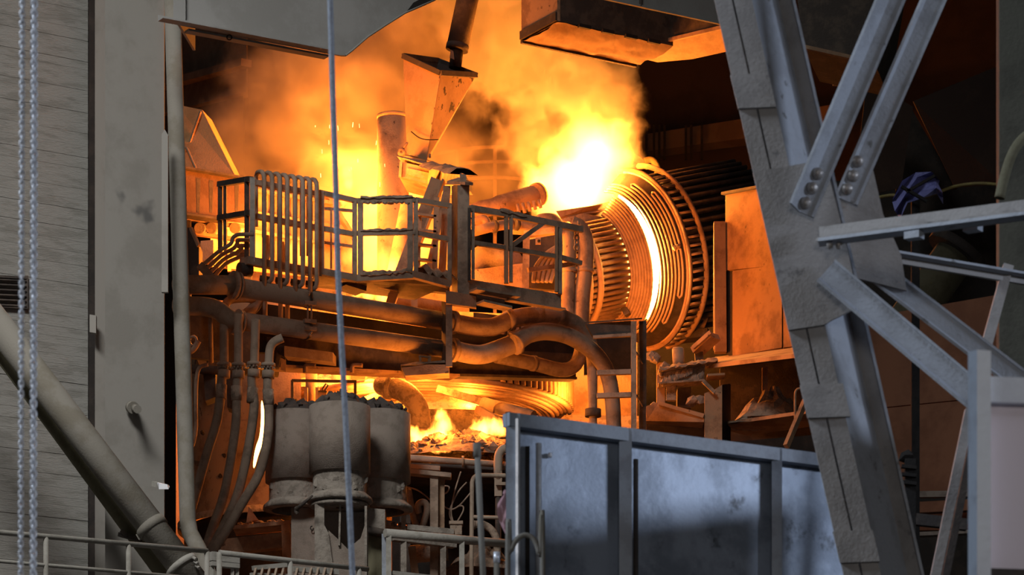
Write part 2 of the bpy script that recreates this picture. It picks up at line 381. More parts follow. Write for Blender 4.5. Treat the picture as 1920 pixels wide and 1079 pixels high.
# ---------------------------------------------------------------- feed pipe and hopper
t = T('feed_pipe', 'black slanting feed pipe ending above the hopper mouth', 'pipe')
t.part('pipe', M().tube([P(893, -80, 48.1), P(857, 92, 48.1)], .165, 20), K['dark'])
t.part('end_collar', M().tube([P(858.5, 84, 48.1), P(856.6, 94, 48.1)], .172, 20), K['dark'])
t.part('nozzle', M().tube([P(858, 90, 48.1), P(853, 128, 48.1)], .095, 14), K['black'])
t.part('wear_plate', pplate([(845, 93), (850, 96), (852, 112), (843, 108)], 47.85, .02), K['rust'])
t = T('charging_hopper', 'tapering four-sided steel hopper with scratched dusty sides above the furnace platform', 'hopper')
L_, Fr, R_, Bk = P(756, 105, 48.2), P(826, 137, 47.4), P(893, 141, 48.1), P(822, 114, 48.9)
BL, BF, BR, BB = P(763, 288, 48), P(799, 301, 47.65), P(809, 291, 48), P(786, 288, 48.3)
def quad(a, b, c, d, th=.015):
    n_ = (b-a).cross(d-a).normalized()*th; return M().hexa([a, b, c, d, a+n_, b+n_, c+n_, d+n_])
K['hopper'] = mat('hopper_sheet', (.36, .24, .15), (.28, .18, .105), scale=2, spots=((.05, .035, .028), 6.5, .585, .61), stretch=(1, 1, .8))
K['hopper2'] = mat('hopper_sheet_side', (.34, .22, .125), (.27, .17, .09), scale=2)
t.part('side', quad(L_, Fr, BF, BL), K['hopper2'], label='smooth dusty side'); t.part('side', quad(Fr, R_, BR, BF), K['hopper'], label='scratched side with black flecks')
t.part('side', quad(R_, Bk, BB, BR), K['dark']); t.part('side', quad(Bk, L_, BL, BB), K['dark'])
rim = M()
for a_, b_ in ((L_, Fr), (Fr, R_), (R_, Bk), (Bk, L_)): rim.bar(a_, b_, .05, .075)
t.part('rim', rim, K['dark'])
t.part('lining', quad(L_+ZV*.02, Fr+ZV*.02, P(830, 150, 47.9), P(770, 120, 48.3)), K['black'])
t.part('weld_bead', M().tube(curve([P(771, 247, 47.8), P(785, 258, 47.62), P(800, 262, 47.5), P(822, 262, 47.7)], 4), .009, 6), K['black'])
t.part('outlet_flange', M().poly([P(752, 290, 48.1), P(800, 301, 47.4), P(812, 303, 47.9), P(780, 292, 48.5)], (0, 0, -.05)), K['rust'])
lug = M().lathe(P(753, 286, 48), YV, [(-.03, .022), (-.03, .06), (.03, .06), (.03, .022), (-.03, .022)], 14)
t.part('lifting_lug', lug.tube([P(753, 282, 48), P(764, 268, 48)], .018, 6), K['rust'])
t.part('bolt', M().tube([P(806, 296, 47.6), P(806, 289, 47.6)], .02, 6), K['rust'])
t = T('gate_box', 'rusty box-shaped gate housing under the hopper outlet', 'gate box')
g1 = [P(750, 303, 47.4), P(816, 318, 47.3), P(811, 347, 47.3), P(748, 331, 47.4)]
t.part('body', M().poly(g1, (.1, .8, 0)), K['rust'])
t.part('front_panel', M().poly([P(763, 316, 47.38), P(812, 327, 47.28), P(809, 340, 47.28), P(762, 328, 47.38)], (0, -.03, 0)), K['rust'])
t.part('rib', M().bar(P(752, 304, 47.36), P(750, 332, 47.36), .05, .04), K['dust']); t.part('rib', M().bar(P(816, 318, 47.26), P(808, 346, 47.26), .06, .06), K['dust'])
crm = M(); crust(crm, P(752, 302, 47.6), P(816, 317, 47.5), .5, .05, 3); t.part('dust_layer', crm, K['crust'])
# ---------------------------------------------------------------- furnace walkway: guard rails, post, beams
Y0 = DK(668)
fA = DK; fB = lambda x: Y0; fC = along(775, Y0)
def seg(m, a, b, f, w, h): return m.bar(P(a[0], a[1], f(a[0])), P(b[0], b[1], f(b[0])), w, h)
t = T('walkway_rail', 'dust-crusted angled guard rail of the furnace walkway left of the big post', 'railing')
for a, b, f in (((598, 361), (668, 377), fA), ((668, 377), (778, 375), fB), ((778, 375), (846, 387), fC)): t.part('top_rail', seg(M(), a, b, f, .05, .065), K['dust'])
for a, b, f in (((598, 428), (668, 440), fA), ((668, 438), (778, 436), fB), ((778, 437), (846, 450), fC)): t.part('mid_rail', seg(M(), a, b, f, .045, .065), K['dust'])
for a, b, f in (((590, 508), (668, 523), fA), ((668, 523), (775, 517), fB), ((772, 515), (842, 534), fC)): t.part('toe_beam', seg(M(), a, b, f, .09, .09), K['dust'])
for (x, y0, y1, f, w) in ((603, 360, 508, fA, 10), (665, 376, 520, fA, 9), (676, 376, 520, fB, 10), (769, 374, 516, fB, 10), (780, 375, 516, fC, 8), (843, 386, 535, fC, 8)):
    t.part('post', M().bar(P(x, y0, f(x)), P(x, y1, f(x)), w*S(43), .06, YV), K['dust'])
c1 = M(); crust(c1, P(676, 373, Y0), P(774, 371, Y0), .1, .035, 5, 16); t.part('dust_crust', c1, K['crust'], 1)
c1 = M(); crust(c1, P(676, 434, Y0), P(774, 432, Y0), .09, .03, 6, 16); t.part('dust_crust', c1, K['crust'], 4)
c1 = M(); crust(c1, P(676, 518, Y0), P(772, 511, Y0), .14, .06, 7, 16); t.part('dust_crust', c1, K['crust'], 7)
c1 = M(); crust(c1, P(785, 514, fC(785)+.25), P(842, 528, fC(842)+.25), .45, .14, 8, 10); t.part('dust_heap', c1, K['crust'])
for k in range(9): t.part('crust_lump', M().lump(P(680+k*10.5, 379+(k*7 % 3), Y0-.02), .03, k, (1.4, 1, .8)), K['crust'], 1)
# second rail seen behind it
t = T('walkway_rail', 'thin lower guard rail just behind the dust-crusted walkway rail', 'railing')
fb = lambda x: DK(x)+1.0
for y0, y1 in ((391, 396), (455, 463)): t.part('rail', M().bar(P(604, y0, fb(604)), P(664, y1, fb(664)), .03, .04), K['dust'])
t.part('post', M().bar(P(621, 392, fb(621)), P(621, 505, fb(621)), .03, .03, YV), K['dust'])
t = T('access_ladder', 'steep brown ladder with flat rungs leaning behind the walkway rail', 'ladder')
yl = Y0+.7
t.part('stile', M().bar(P(819, 372, yl), P(815, 512, yl), .07, .09, YV), K['rust']); t.part('stile', M().bar(P(787, 400, yl+.1), P(784, 512, yl+.1), .05, .07, YV), K['rust'])
for y in (405, 434, 461, 489): t.part('rung', M().bar(P(784, y-2, yl), P(818, y+2, yl), .09, .03), K['rust'])
t = T('leaning_strut', 'broad brown strut leaning under the gate housing', 'strut')
t.part('strut', M().bar(P(822, 338, Y0+1.3), P(752, 520, Y0+1.5), .2, .16, YV), K['rust'])
t.part('flange', M().bar(P(832, 338, Y0+1.2), P(764, 520, Y0+1.4), .03, .22, YV), K['rust'])
t = T('leaning_strut', 'narrow brown strut leaning between the ladder and the big post', 'strut')
t.part('strut', M().bar(P(838, 350, Y0+1.0), P(828, 528, Y0+1.1), .1, .1, YV), K['rust'])
t.part('flange', M().bar(P(836, 362, Y0+1.05), P(800, 524, Y0+1.2), .08, .1, YV), K['rust'])
t = T('swing_arm', 'dusty bracket arm joining the hopper gate to the big post', 'arm')
t.part('arm', M().poly([P(806, 312, 47.2), P(846, 318, 45.4), P(870, 326, 44.0), P(872, 346, 44.0), P(820, 347, 45.8), P(804, 343, 47.2)], (.1, .5, 0)), K['dust'])
t.part('cheek_plate', M().poly([P(806, 314, 47.1), P(826, 320, 46.2), P(813, 347, 46.3), P(802, 345, 47)], (0, -.08, 0)), K['rust'])
c1 = M(); crust(c1, P(806, 312, 47.4), P(870, 325, 44.3), .4, .07, 11); t.part('dust_layer', c1, K['crust'])
# the big post and its foot
t = T('walkway_post', 'stout dusty steel box post carrying the hopper arm', 'post')
yp = fC(868)
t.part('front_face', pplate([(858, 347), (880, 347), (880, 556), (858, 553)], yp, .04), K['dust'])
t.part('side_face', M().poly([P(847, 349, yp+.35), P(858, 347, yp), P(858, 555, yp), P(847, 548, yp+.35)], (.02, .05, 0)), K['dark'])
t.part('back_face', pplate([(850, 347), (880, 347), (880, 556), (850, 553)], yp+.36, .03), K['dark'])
t.part('cap_plate', M().poly([P(838, 345, yp+.5), P(872, 347, yp-.2), P(887, 348, yp-.05), P(860, 338, yp+.6)], (0, 0, .04)), K['dust'])
t.part('top_block', M().poly([P(862, 326, yp), P(874, 328, yp), P(875, 346, yp), P(863, 346, yp)], (0, .3, 0)), K['dust'])
t = T('walkway_beam', 'heavy stepped steel edge beam under the walkway by the big post', 'beam')
bf = along(868, yp-.05)
t.part('foot_plate', pplate([(836, 545), (860, 549), (893, 556), (893, 577), (836, 569)], bf, .1), K['dust'])
t.part('fascia', pplate([(880, 524), (1052, 552), (1052, 582), (880, 549)], lambda x: bf(x)+.02, .06), K['dust'])
t.part('upper_lip', M().prof(P(880, 549, bf(880)-.05), P(962, 563, bf(962)-.05), [(0, 0), (.2, 0), (.2, .03), (0, .03)], Vector((.53, -.848, 0)), ZV), K['dust'])
t.part('web_recess', pplate([(894, 548), (946, 557), (946, 582), (894, 572)], lambda x: bf(x)+.03, .05), K['dark'])
t.part('lower_lip', M().prof(P(893, 572, bf(893)-.05), P(946, 584, bf(946)-.05), [(0, 0), (.2, 0), (.2, .03), (0, .03)], Vector((.53, -.848, 0)), ZV), K['dust'])
t.part('long_lip', M().prof(P(946, 566, bf(946)), P(1052, 584, bf(1052)), [(0, 0), (.12, 0), (.12, .02), (0, .02)], Vector((.53, -.848, 0)), ZV), K['dust'])
t.part('hanger', pplate([(836, 567), (848, 569), (848, 688), (836, 688)], yp-.12, .03), K['dust'])
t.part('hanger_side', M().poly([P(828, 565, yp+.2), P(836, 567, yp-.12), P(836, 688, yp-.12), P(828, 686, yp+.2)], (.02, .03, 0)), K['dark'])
t.part('shoe', pplate([(753, 690), (800, 684), (842, 684), (842, 700), (760, 705)], yp-.1, .3), K['rust'])
c1 = M(); crust(c1, P(752, 690, yp+.05), P(838, 683, yp+.05), .3, .05, 13); t.part('dust_layer', c1, K['crust'])
t = T('walkway_rail', 'guard rail with a diagonal brace right of the big post', 'railing')
rf = along(884, yp)
for a, b in (((882, 391), (960, 404)), ((960, 404), (1092, 431))): t.part('top_rail', seg(M(), a, b, rf, .06, .085), K['dust'])
for a, b in (((884, 455), (958, 467)), ((958, 467), (1052, 483)), ((1052, 483), (1090, 494))): t.part('mid_rail', seg(M(), a, b, rf, .05, .06), K['dust'])
for (x, y0, y1, w, k_) in ((880, 391, 528, 6, 'dark'), (887, 392, 524, 6, 'dust'), (949, 402, 532, 8, 'rust'), (958, 404, 530, 7, 'dust'), (1043, 425, 548, 6, 'rust'), (1050, 428, 552, 8, 'dust')):
    t.part('post', M().bar(P(x, y0, rf(x)), P(x, y1, rf(x)), w*S(44.5), .06, YV), K[k_])
t.part('brace', seg(M(), (958, 462), (1022, 416), rf, .05, .06), K['dust'])
t.part('lower_rail', seg(M(), (990, 507), (1076, 495), lambda x: rf(x)+.5, .05, .06), K['rust'])
c1 = M(); crust(c1, P(936, 397, rf(936)), P(985, 407, rf(985)), .1, .05, 15); t.part('dust_crust', c1, K['crust'])
t.part('eye_bolt', M().tube([P(1085, 422, 45.2), P(1085, 414, 45.2)], .015, 6), K['dust'])
# beams and brackets seen under the walkway
t = T('under_frame', 'glowing brown cross-beams and brackets under the walkway floor', 'frame')
yu = lambda x: DK(x)+.9
t.part('bracket', pplate([(729, 549), (752, 536), (738, 574), (722, 572)], lambda x: yu(x)-.5, .06), K['rust'])
t.part('cross_beam', pplate([(748, 552), (835, 566), (835, 588), (742, 572)], lambda x: yu(x)+.3, .1), K['rust'])
t.part('stiffener', pplate([(771, 550), (783, 552), (783, 580), (771, 578)], lambda x: yu(x)-.2, .05), K['dust'])
t.part('floor_beam', M().bar(P(600, 521, yu(600)), P(840, 545, yu(840)), .1, .09), K['dark'])
t.part('floor_plate', M().poly([P(592, 512, DK(592)+.02), P(670, 526, Y0+.02), P(775, 520, Y0+.02), P(840, 536, fC(840)), P(840, 536, fC(840))+Vector((-.53, .848, 0))*.9, P(640, 510, DK(640)+.02)+Vector((-.53, .848, 0))*.9], (0, 0, .02)), K['dark'])
t.part('bracket', M().bar(P(640, 528, yu(640)-.4), P(678, 540, yu(678)-.4), .3, .16), K['dark'])
t.part('drip_lip', M().bar(P(655, 526, Y0+.3), P(745, 545, Y0+.6), .04, .03), K['rust'])
# ---------------------------------------------------------------- coil of bent pipes on the walkway
t = T('pipe_coil', 'rack of eight brown pipes bent into tall upside-down U loops', 'pipe coil')
xs = [495.5, 510.5, 525, 539, 553.5, 568, 581.5, 594]; 
for i, x in enumerate(xs):
    f = DK(x)-.15; yt_ = 321+i*2.1
    r = 4.3*S(f)
    yb = 538+i*2.5 if i % 2 == 0 else 520+i*2.2
    xb = x-13.5
    front = [P(x, yb, f)] if i % 2 == 0 else [P(xs[i-1]+4, yb+8, f+.02), P(x-6, yb+7, f), P(x-1, yb+2, f), P(x, yb-5, f)]
    top = [P(x, yt_+18, f), P(x-.5, yt_+8, f), P(x-4, yt_+2, f+.05), P(x-8, yt_+1, f+.25), P(x-13, yt_+3, f+.42), P(x-15, yt_+10, f+.5), P(x-15.5, yt_+26, f+.52)]
    back = [P(x-15.5, yt_+100, f+.52), P(x-15.5, [425, 445, 465, 500, 500, 500, 480, 480][i], f+.52)]
    t.part('bent_pipe', M().tube(front+top+back, r, 10), K['pipe'])
for y0 in (344, 407): 
    t.part('cross_bar', M().bar(P(480, y0-1, DK(480)+.12), P(600, y0+22, DK(600)+.12), .07, .07), K['dust'])
t.part('lower_beam', M().bar(P(461, 489, DK(461)), P(600, 513, DK(600)), .1, .1), K['dust'])
for i in range(0, 8, 2):
    x = xs[i]; t.part('pipe_clamp', M().bar(P(x-8, 523+i*1.6, DK(x)), P(x+12, 526+i*1.6, DK(x)), .14, .06), K['dark'])
for i, x in enumerate(xs[:6:2]):   # loops behind
    t.part('return_loop', M().tube(curve([P(x-24+k, y, DK(x)+.5) for k, y in ((0, 430+i*12), (2, 470+i*9), (-6, 480+i*9), (-20, 478+i*9), (-40-i*9, 474+i*7))], 4), .028, 8), K['pipe'])
t = T('rack_frame', 'dark open square steel frame at the left end of the pipe coil', 'frame')
fl = lambda x: along(473, DK(473), EE)(x)      # turns the corner across the walkway
ff = lambda x: DK(473)+(473-x)*.018
for a, b in (((411, 346), (470, 336)), ((411, 409), (470, 399))): t.part('rail', M().bar(P(a[0], a[1], ff(a[0])), P(b[0], b[1], ff(b[0])), .07, .07), K['dark'])
for x, y0, y1, k_, w in ((413, 343, 475, 'dark', 9), (422, 350, 470, 'dark', 6), (463, 335, 490, 'dark', 9), (473.5, 334, 492, 'rail', 10)):
    t.part('post', M().bar(P(x, y0, ff(x)), P(x, y1, ff(x)), w*S(42), .07, YV), K[k_])
t.part('base_bar', M().bar(P(455, 489, ff(455)), P(484, 494, DK(484)), .1, .09), K['dust'])
t = T('pipe_bundle', 'fan of four thin pipes bending down beside the square frame', 'pipes')
for i in range(4):
    f = DK(440)+.1+i*.12
    t.part('thin_pipe', M().tube(curve([P(476, 440+i*10.5, f), P(448-i*1, 440+i*10.5, f), P(437+i*8, 446+i*10, f), P(432+i*6, 458+i*8, f), P(410+i*4, 472+i*8, f-.1), P(372+i*9, 505+i*6, f-.3)], 4), .027, 8), K['pipe'])
t.part('end_block', M().tube([P(448, 505, DK(448)+.1), P(470, 507, DK(470)+.1)], .09, 12), K['dark'])
t.part('collar', M().bar(P(374, 497, DK(380)), P(398, 522, DK(380)), .06, .1), K['dust'])
# ---------------------------------------------------------------- the two big water pipes
pf = lambda x: DK(x)-.05
def pt_(lst, f=pf): return [P(x, y, f(x)) for x, y in lst]
def ring(c, d, r, w): d = d.normalized(); return M().tube([c-d*w/2, c+d*w/2], r, 20)
t = T('water_pipe', 'upper of two big dusty water pipes running under the walkway', 'pipe', )
t.part('inlet', M().tube(pt_([(330, 534), (440, 535)]), .125, 20), K['pipe'])
t.part('flange', ring(P(438, 535, pf(438)), DV, .185, .05).tube([P(444, 536, pf(444)), P(447, 536.5, pf(447))], .18, 20), K['dust'])
t.part('pipe', M().tube(pt_([(440, 538), (848, 605)]), .122, 20), K['pipe'])
t.part('flange', ring(P(849, 605, pf(849)), DV, .16, .07), K['dust'])
t.part('bend', M().tube(curve(pt_([(850, 606), (890, 613), (920, 614), (940, 608), (955, 600)]), 5), .125, 20), K['pipe'])
t.part('flange', ring(P(955, 600, pf(955)), Vector((.8, .3, .25)), .16, .08), K['dust'])
uh = curve(pt_([(955, 600), (985, 594), (1020, 593), (1055, 598), (1085, 612), (1104, 634), (1110, 670), (1111, 720), (1112, 800), (1112, 830)]), 6)
t.part('hose', M().tube(uh, [.125]*20+[.125-.0025*i for i in range(len(uh)-20)], 18), K['hose'])
for x in (1008, 1050): t.part('wrap', ring(P(x, 593+(x-1008)*.1, pf(x)), Vector((.85, .3, -.05)), .133, .12), K['hose'])
t.part('coupling', M().tube([P(1112, 768, pf(1112)), P(1112, 782, pf(1112))], .115, 16), K['dark'])
t = T('water_pipe', 'lower of two big dusty water pipes with an orange-lit underside', 'pipe')
t.part('elbow', M().tube(curve(pt_([(330, 574), (380, 575), (408, 582), (428, 597), (446, 605)]), 5), .122, 20), K['pipe'])
t.part('flange', ring(P(443, 604, pf(443)), Vector((.848, .53, -.25)), .17, .05).tube([P(449, 605, pf(449)), P(452, 605.5, pf(452))], .165, 20), K['dust'])
t.part('pipe', M().tube(pt_([(446, 602), (848, 657)]), .118, 20), K['pipe'])
t.part('flange', ring(P(850, 657, pf(850)), DV, .16, .07), K['dust'])
t.part('bend', M().tube(curve(pt_([(850, 657), (880, 664), (905, 665), (935, 656), (968, 643)]), 5), .132, 20), K['pipe'])
t.part('flange', ring(P(967, 643, pf(967)-.1), Vector((.85, .3, .45)), .165, .09), K['dust'])
fh = lambda x: DK(x)-.25
lh = curve(pt_([(968, 643), (990, 628), (1025, 622), (1067, 631), (1105, 654), (1130, 682), (1142, 712), (1148, 750), (1151, 800), (1152, 830)], fh), 6)
t.part('hose', M().tube(lh, [.125-.0004*i for i in range(len(lh))], 18), K['hose'])
t = T('water_pipe', 'third pipe, half hidden under the big hoses', 'pipe')
t.part('pipe', M().tube(curve(pt_([(930, 668), (1000, 682), (1050, 694), (1075, 688), (1088, 665), (1090, 640)], lambda x: DK(x)+.4), 6), .1, 16), K['hose'])
t.part('collar', ring(P(1000, 682, DK(1000)+.4), DV, .11, .06), K['hose'])
# pipe clamps
t = T('pipe_bracket', 'bolted bracket clamping the two big water pipes together', 'bracket')
for (cx, cy, r_) in ((576, 560, .13), (576, 620, .128)):
    t.part('strap', ring(P(cx, cy, pf(cx)), DV, r_, .035), K['dark'])
for y in (568, 602, 616): t.part('clamp_block', M().bar(P(570, y, pf(570)-.13), P(592, y+2, pf(592)-.13), .06, .05), K['dust'])
for x in (577, 584): t.part('tie_rod', M().tube([P(x, 570, pf(x)-.13), P(x, 604, pf(x)-.13)], .012, 6), K['dust'])
for x, y in ((579, 548), (579, 552), (581, 628), (583, 624)): t.part('nut', M().lump(P(x, y, pf(x)-.17), .022, int(x+y)), K['dust'])
t = T('pipe_bracket', 'small bracket standing on the beam shoe under the lower water pipe', 'bracket')
t.part("leg", M().bar(P(788, 668, pf(788)-.05), P(788, 688, pf(788)-.05), .03, .03, YV), K["rust"])
t.part('leg', M().bar(P(805, 668, pf(805)-.05), P(805, 688, pf(805)-.05), .04, .04, YV), K['rust'])
t.part('strap', M().bar(P(786, 668, pf(786)-.05), P(808, 672, pf(808)-.05), .04, .02), K['rust'])
# ---------------------------------------------------------------- hanging hoses with couplings on the left
hoses = [
 ('first dusty hose from the upright pipe, drooping behind it', [(420, 585), (420, 640), (420, 690), (416, 705), (414, 735), (410, 770), (404, 800), (388, 850), (371, 912), (350, 985)], 691),
 ('second dusty hose from the upright pipe', [(447, 590), (447, 650), (447, 690), (444, 727), (443, 787), (435, 850), (420, 929), (398, 992), (380, 1050), (360, 1120)], 692),
 ('third dusty hose from the upright pipe', [(479, 600), (478, 650), (476, 690), (472, 713), (476, 745), (476, 771), (464, 850), (445, 929), (417, 992), (385, 1050), (360, 1090)], 690),
 ('dusty hose nearest the drums, bent sideways at its top', [(530, 634), (514, 642), (506, 656), (504, 690), (502, 727), (504, 759), (502, 820), (486, 888), (454, 944), (423, 998), (388, 1050), (360, 1085)], 692)]
for i, (lab, pts, yf_) in enumerate(hoses):
    f = lambda x, i=i: DK(440)-.1-.12*i
    t = T('cooling_hose', lab, 'hose', 'cooling hoses')
    x0 = pts[2][0] if i < 3 else 503
    cut = [q for q in pts if q[1] < yf_]; low = [q for q in pts if q[1] >= yf_]
    t.part('pipe', M().tube(curve([P(x, y, f(x)) for x, y in cut]+[P(x0, yf_, f(x0))], 4), .058, 14), K['pipe'])
    t.part('hose', M().tube(curve([P(x0, yf_, f(x0))]+[P(x, y, f(x)) for x, y in low], 5), .062, 14), K['hose'])
    fl_ = t.part('flange', M().tube([P(x0, yf_-10, f(x0)), P(x0, yf_-4, f(x0))], .092, 16), K['pipe'])
    t.part('flange', M().tube([P(x0, yf_+4, f(x0)), P(x0-.5, yf_+18, f(x0))], .082, 16), K['pipe'])
    t.part('wrap', M().tube([P(low[0][0]+(low[1][0]-low[0][0])*.4, 722+i*3, f(x0)), P(low[1][0], 748+i*4, f(x0))], [.075, .07], 14), K['crust'])
    for k in range(5):
        a_ = -2.4+k*.55; t.part('flange_bolt', M().lump(P(x0, yf_-1, f(x0))+Vector((math.sin(a_+1.3)*.085, -abs(math.cos(a_+1.3))*.085, 0)), .017, k), K['dust'], fl_)
for (x0, y0, x1, y1, lab) in ((394, 590, 396, 680, 'thin upright pipe behind the first dusty hose'), (607, 0, 0, 0, None)):
    if lab:
        t = T('slim_pipe', lab, 'pipe'); t.part('pipe', M().tube([P(x0, 576, 42.05), P(x1, y1, 42.6)], .03, 8), K['dust'])
        t.part('branch', M().tube(curve([P(390, 684, 42.5), P(374, 690, 42.5), P(368, 715, 42.5), P(367, 760, 42.5), P(366, 815, 42.6), P(352, 860, 42.6)], 4), .028, 8), K['dust'])
t = T('drop_pipes', 'three thin upright pipes between the two big water pipes', 'pipes')
for x in (497, 526, 539): t.part('pipe', M().tube([P(x, 548, DK(x)+.35), P(x, 606, DK(x)+.35)], .032, 8), K['pipe'])
t = T('branch_pipe', 'stubby forked branch pipe behind the big water pipes', 'pipe')
t.part('pipe', M().tube(curve([P(420, 600, 42.5), P(422, 575, 42.5), P(432, 563, 42.6), P(460, 560, 42.7), P(485, 562, 42.8)], 5), .055, 14), K['pipe'])
t.part('arm', M().tube(curve([P(485, 560, 42.8), P(478, 575, 42.8), P(462, 590, 42.7), P(450, 600, 42.6)], 4), .075, 14), K['pipe'])
# ---------------------------------------------------------------- drums
def drum(cx, ytop, ystep, ybase, Y, r, lab, seed, full=True):
    t = T('dust_drum', lab, 'drum', 'dust-topped drums')
    z = lambda y: P(cx, y, Y).z
    c = P(cx, 0, Y); base = Vector((c.x, c.y, 0)); rn = r*.88
    t.part('shell', M().lathe(base, ZV, [(z(ystep), rn), (z(ystep), r), (z(ytop), r), (z(ytop), r-.03), (z(ytop)-.05, r-.03)], 40), K['drum'])
    t.part('neck', M().lathe(base, ZV, [(z(ybase)-.05, rn), (z(ystep)+.02, rn)], 40), K['drumneck'])
    t.part('skirt', M().lathe(base, ZV, [(z(ybase+9), rn*.9), (z(ybase+7), r*1.08), (z(ybase), r*1.06), (z(ybase-9), rn)], 40), K['drumneck'])
    rnd = random.Random(seed)
    h = M(); n = 11
    # lumpy heap: a grid dome
    vv = []; fs = []
    for i in range(6):
        for j in range(22):
            a = 2*math.pi*j/22; rr = (r-.01)*(1-i/5.0)
            vv.append((base.x+rr*math.cos(a), base.y+rr*math.sin(a), z(ytop)-.012+(.17*(1-(rr/r)**2))*rnd.uniform(.4, 1.5)))
    for i in range(5):
        for j in range(22): fs.append((i*22+j, i*22+(j+1) % 22, (i+1)*22+(j+1) % 22, (i+1)*22+j))
    dh_ = t.part('dust_heap', h.add(vv, fs), K['dark'])
    lm = M()
    for k in range(46):
        a = rnd.uniform(0, 2*math.pi); rr = (r-.03)*rnd.random()**.5
        lm.lump((base.x+rr*math.cos(a), base.y+rr*math.sin(a), z(ytop)+.02+.12*(1-(rr/r)**2)), rnd.uniform(.02, .06), k)
    t.part('lump', lm, K['dark'], dh_, kind='stuff')
    for k in range(7):
        a = rnd.uniform(math.pi*1.1, math.pi*1.9); zz = rnd.uniform(z(ybase-10), z(ystep+8))
        t.part('scab', M().lump((base.x+rn*math.cos(a), base.y+rn*math.sin(a), zz), rnd.uniform(.03, .05), k, (1, .35, 1.3)), K['drumneck'], 1)
    return t
K['drum'] = mat('dusty_drum', (.235, .198, .168), (.19, .156, .13), scale=6, bump=.5, bscale=70, spots=((.13, .11, .095), 8, .66, .74))
K['drumneck'] = mat('caked_dust', (.26, .232, .2), (.17, .148, .125), scale=7, bump=1, bscale=14)
drum(555, 778, 906, 950, 42.2, .405, 'dust-topped grey drum beside the hanging hoses', 1)
drum(637, 764, 890, 936, 41.0, .392, 'dust-topped grey drum standing forward between its two neighbours', 2)
drum(712, 778, 906, 952, 42.0, .405, 'dust-topped grey drum beside the burning slag heap', 3)
t = T('drum_pedestal', 'caked grey steel pedestal under the forward drum', 'pedestal')
yd = 41.0
t.part('left_plate', pplate([(590, 946), (608, 946), (608, 985), (616, 1000), (624, 1060), (620, 1200), (590, 1200)], yd-.25, .05), K['drumneck'])
t.part('back_plate', pplate([(596, 946), (690, 946), (690, 1200), (596, 1200)], yd+.3, .05), K['drum'])
t.part('apron', pplate([(616, 995), (632, 1010), (652, 1030), (676, 1010), (684, 985), (690, 975), (690, 1200), (620, 1200)], yd-.2, .05), K['drum'])
t.part('edge', M().bar(P(686, 950, yd-.22), P(686, 1190, yd-.22), .03, .05, YV), K['drumneck'])
t.part('stay', M().bar(P(638, 946, yd-.22), P(636, 1024, yd-.22), .025, .05, YV), K['drumneck'])
t.part('top_plate', M().lathe(P(637, 947, yd), ZV, [(-.04, .05), (-.04, .38), (0, .38), (0, .05)], 30), K['drumneck'])
t.part('base', pplate([(585, 1198), (700, 1198), (700, 1230), (585, 1230)], yd-.4, .9), K['dark'])
t = T('drum_bracket', 'square caked bracket arm joining the pedestal to the next drum', 'bracket')
t.part('arm', M().poly([P(684, 952, yd+.1), P(722, 956, yd+.1), P(722, 995, yd+.1), P(684, 985, yd+.1)], (0, .5, 0)), K['drumneck'])
t.part('leg', M().poly([P(684, 985, yd+.3), P(718, 990, yd+.3), P(718, 1220, yd+.3), P(684, 1220, yd+.3)], (0, .1, 0)), K['olive'])
t.part('tie_bar', M().tube([P(690, 994, yd+.1), P(720, 1000, yd+.1)], .05, 10), K['dark'])
t = T('support_plate', 'broad grey plate leg under the drum beside the hoses', 'leg')
t.part('plate', pplate([(546, 952), (592, 952), (592, 1220), (546, 1220)], 42.0, .1), K['drum'])
t.part('foot', pplate([(540, 1212), (600, 1212), (600, 1226), (540, 1226)], 41.8, .5), K['drum'])
t.part('lifting_eye', M().tube([P(585+3*math.cos(a_), 991+4*math.sin(a_), 41.95) for a_ in (0, 1, 2, 3, 4, 5)], .008, 6), K['black'])
t = T('scrap_rod', 'ragged dark rod lodged between two drums', 'rod')
t.part('rod', M().tube([P(555, 957, 40.6), P(572, 942, 40.5), P(586, 930, 40.45)], [.03, .022, .012], 7), K['dark'])
t.part('tip', M().lump(P(556, 956, 40.6), .05, 4, (.7, .7, 1.2)), K['dark'])
# ---------------------------------------------------------------- the ribbed off-gas duct
AX = Vector((.83, .52, .30)).normalized(); C0 = P(1121, 503, 50)
xr_ = (ZV-AX*ZV.dot(AX)).normalized(); yr_ = AX.cross(xr_)
def ap(tt, r, deg): a = math.radians(deg); return C0+AX*tt+(xr_*math.cos(a)+yr_*math.sin(a))*r
def arc(tt, r, a0, a1, n=28): return [ap(tt, r, a0+(a1-a0)*i/n) for i in range(n+1)]
t = T('gas_elbow', 'tube-walled elbow duct of the furnace roof, glowing at its rim', 'duct')
t.part('lining', M().lathe(C0, AX, [(-1.6, .79), (0, .79), (0, .74), (-1.6, .74)], 40, math.radians(38), math.radians(215), ref=ZV), K['rust'])
for k in range(25):
    a = 40+k*6.6
    t.part('wall_tube', M().tube([ap(-1.55, .82, a), ap(.03, .82, a)], .034, 8), K['tube'])
for tt, r in ((-.62, .90), (-.85, .93)): t.part('band', M().tube(arc(tt, r, 45, 200), .05, 10), K['tube'])
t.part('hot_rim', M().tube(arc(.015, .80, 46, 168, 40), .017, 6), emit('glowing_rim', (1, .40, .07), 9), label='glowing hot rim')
t.part('lug', M().bar(ap(.02, .8, 150)-ZV*.02, ap(.02, .95, 152), .12, .09), K['dark'])
t.part('roof_plate', M().poly([P(1042, 396, 49.3), P(1110, 386, 49.5), P(1166, 373, 49.9), P(1172, 384, 49.9), P(1120, 398, 49.5), P(1050, 408, 49.3)], (.2, .9, 0)), K['rust'])
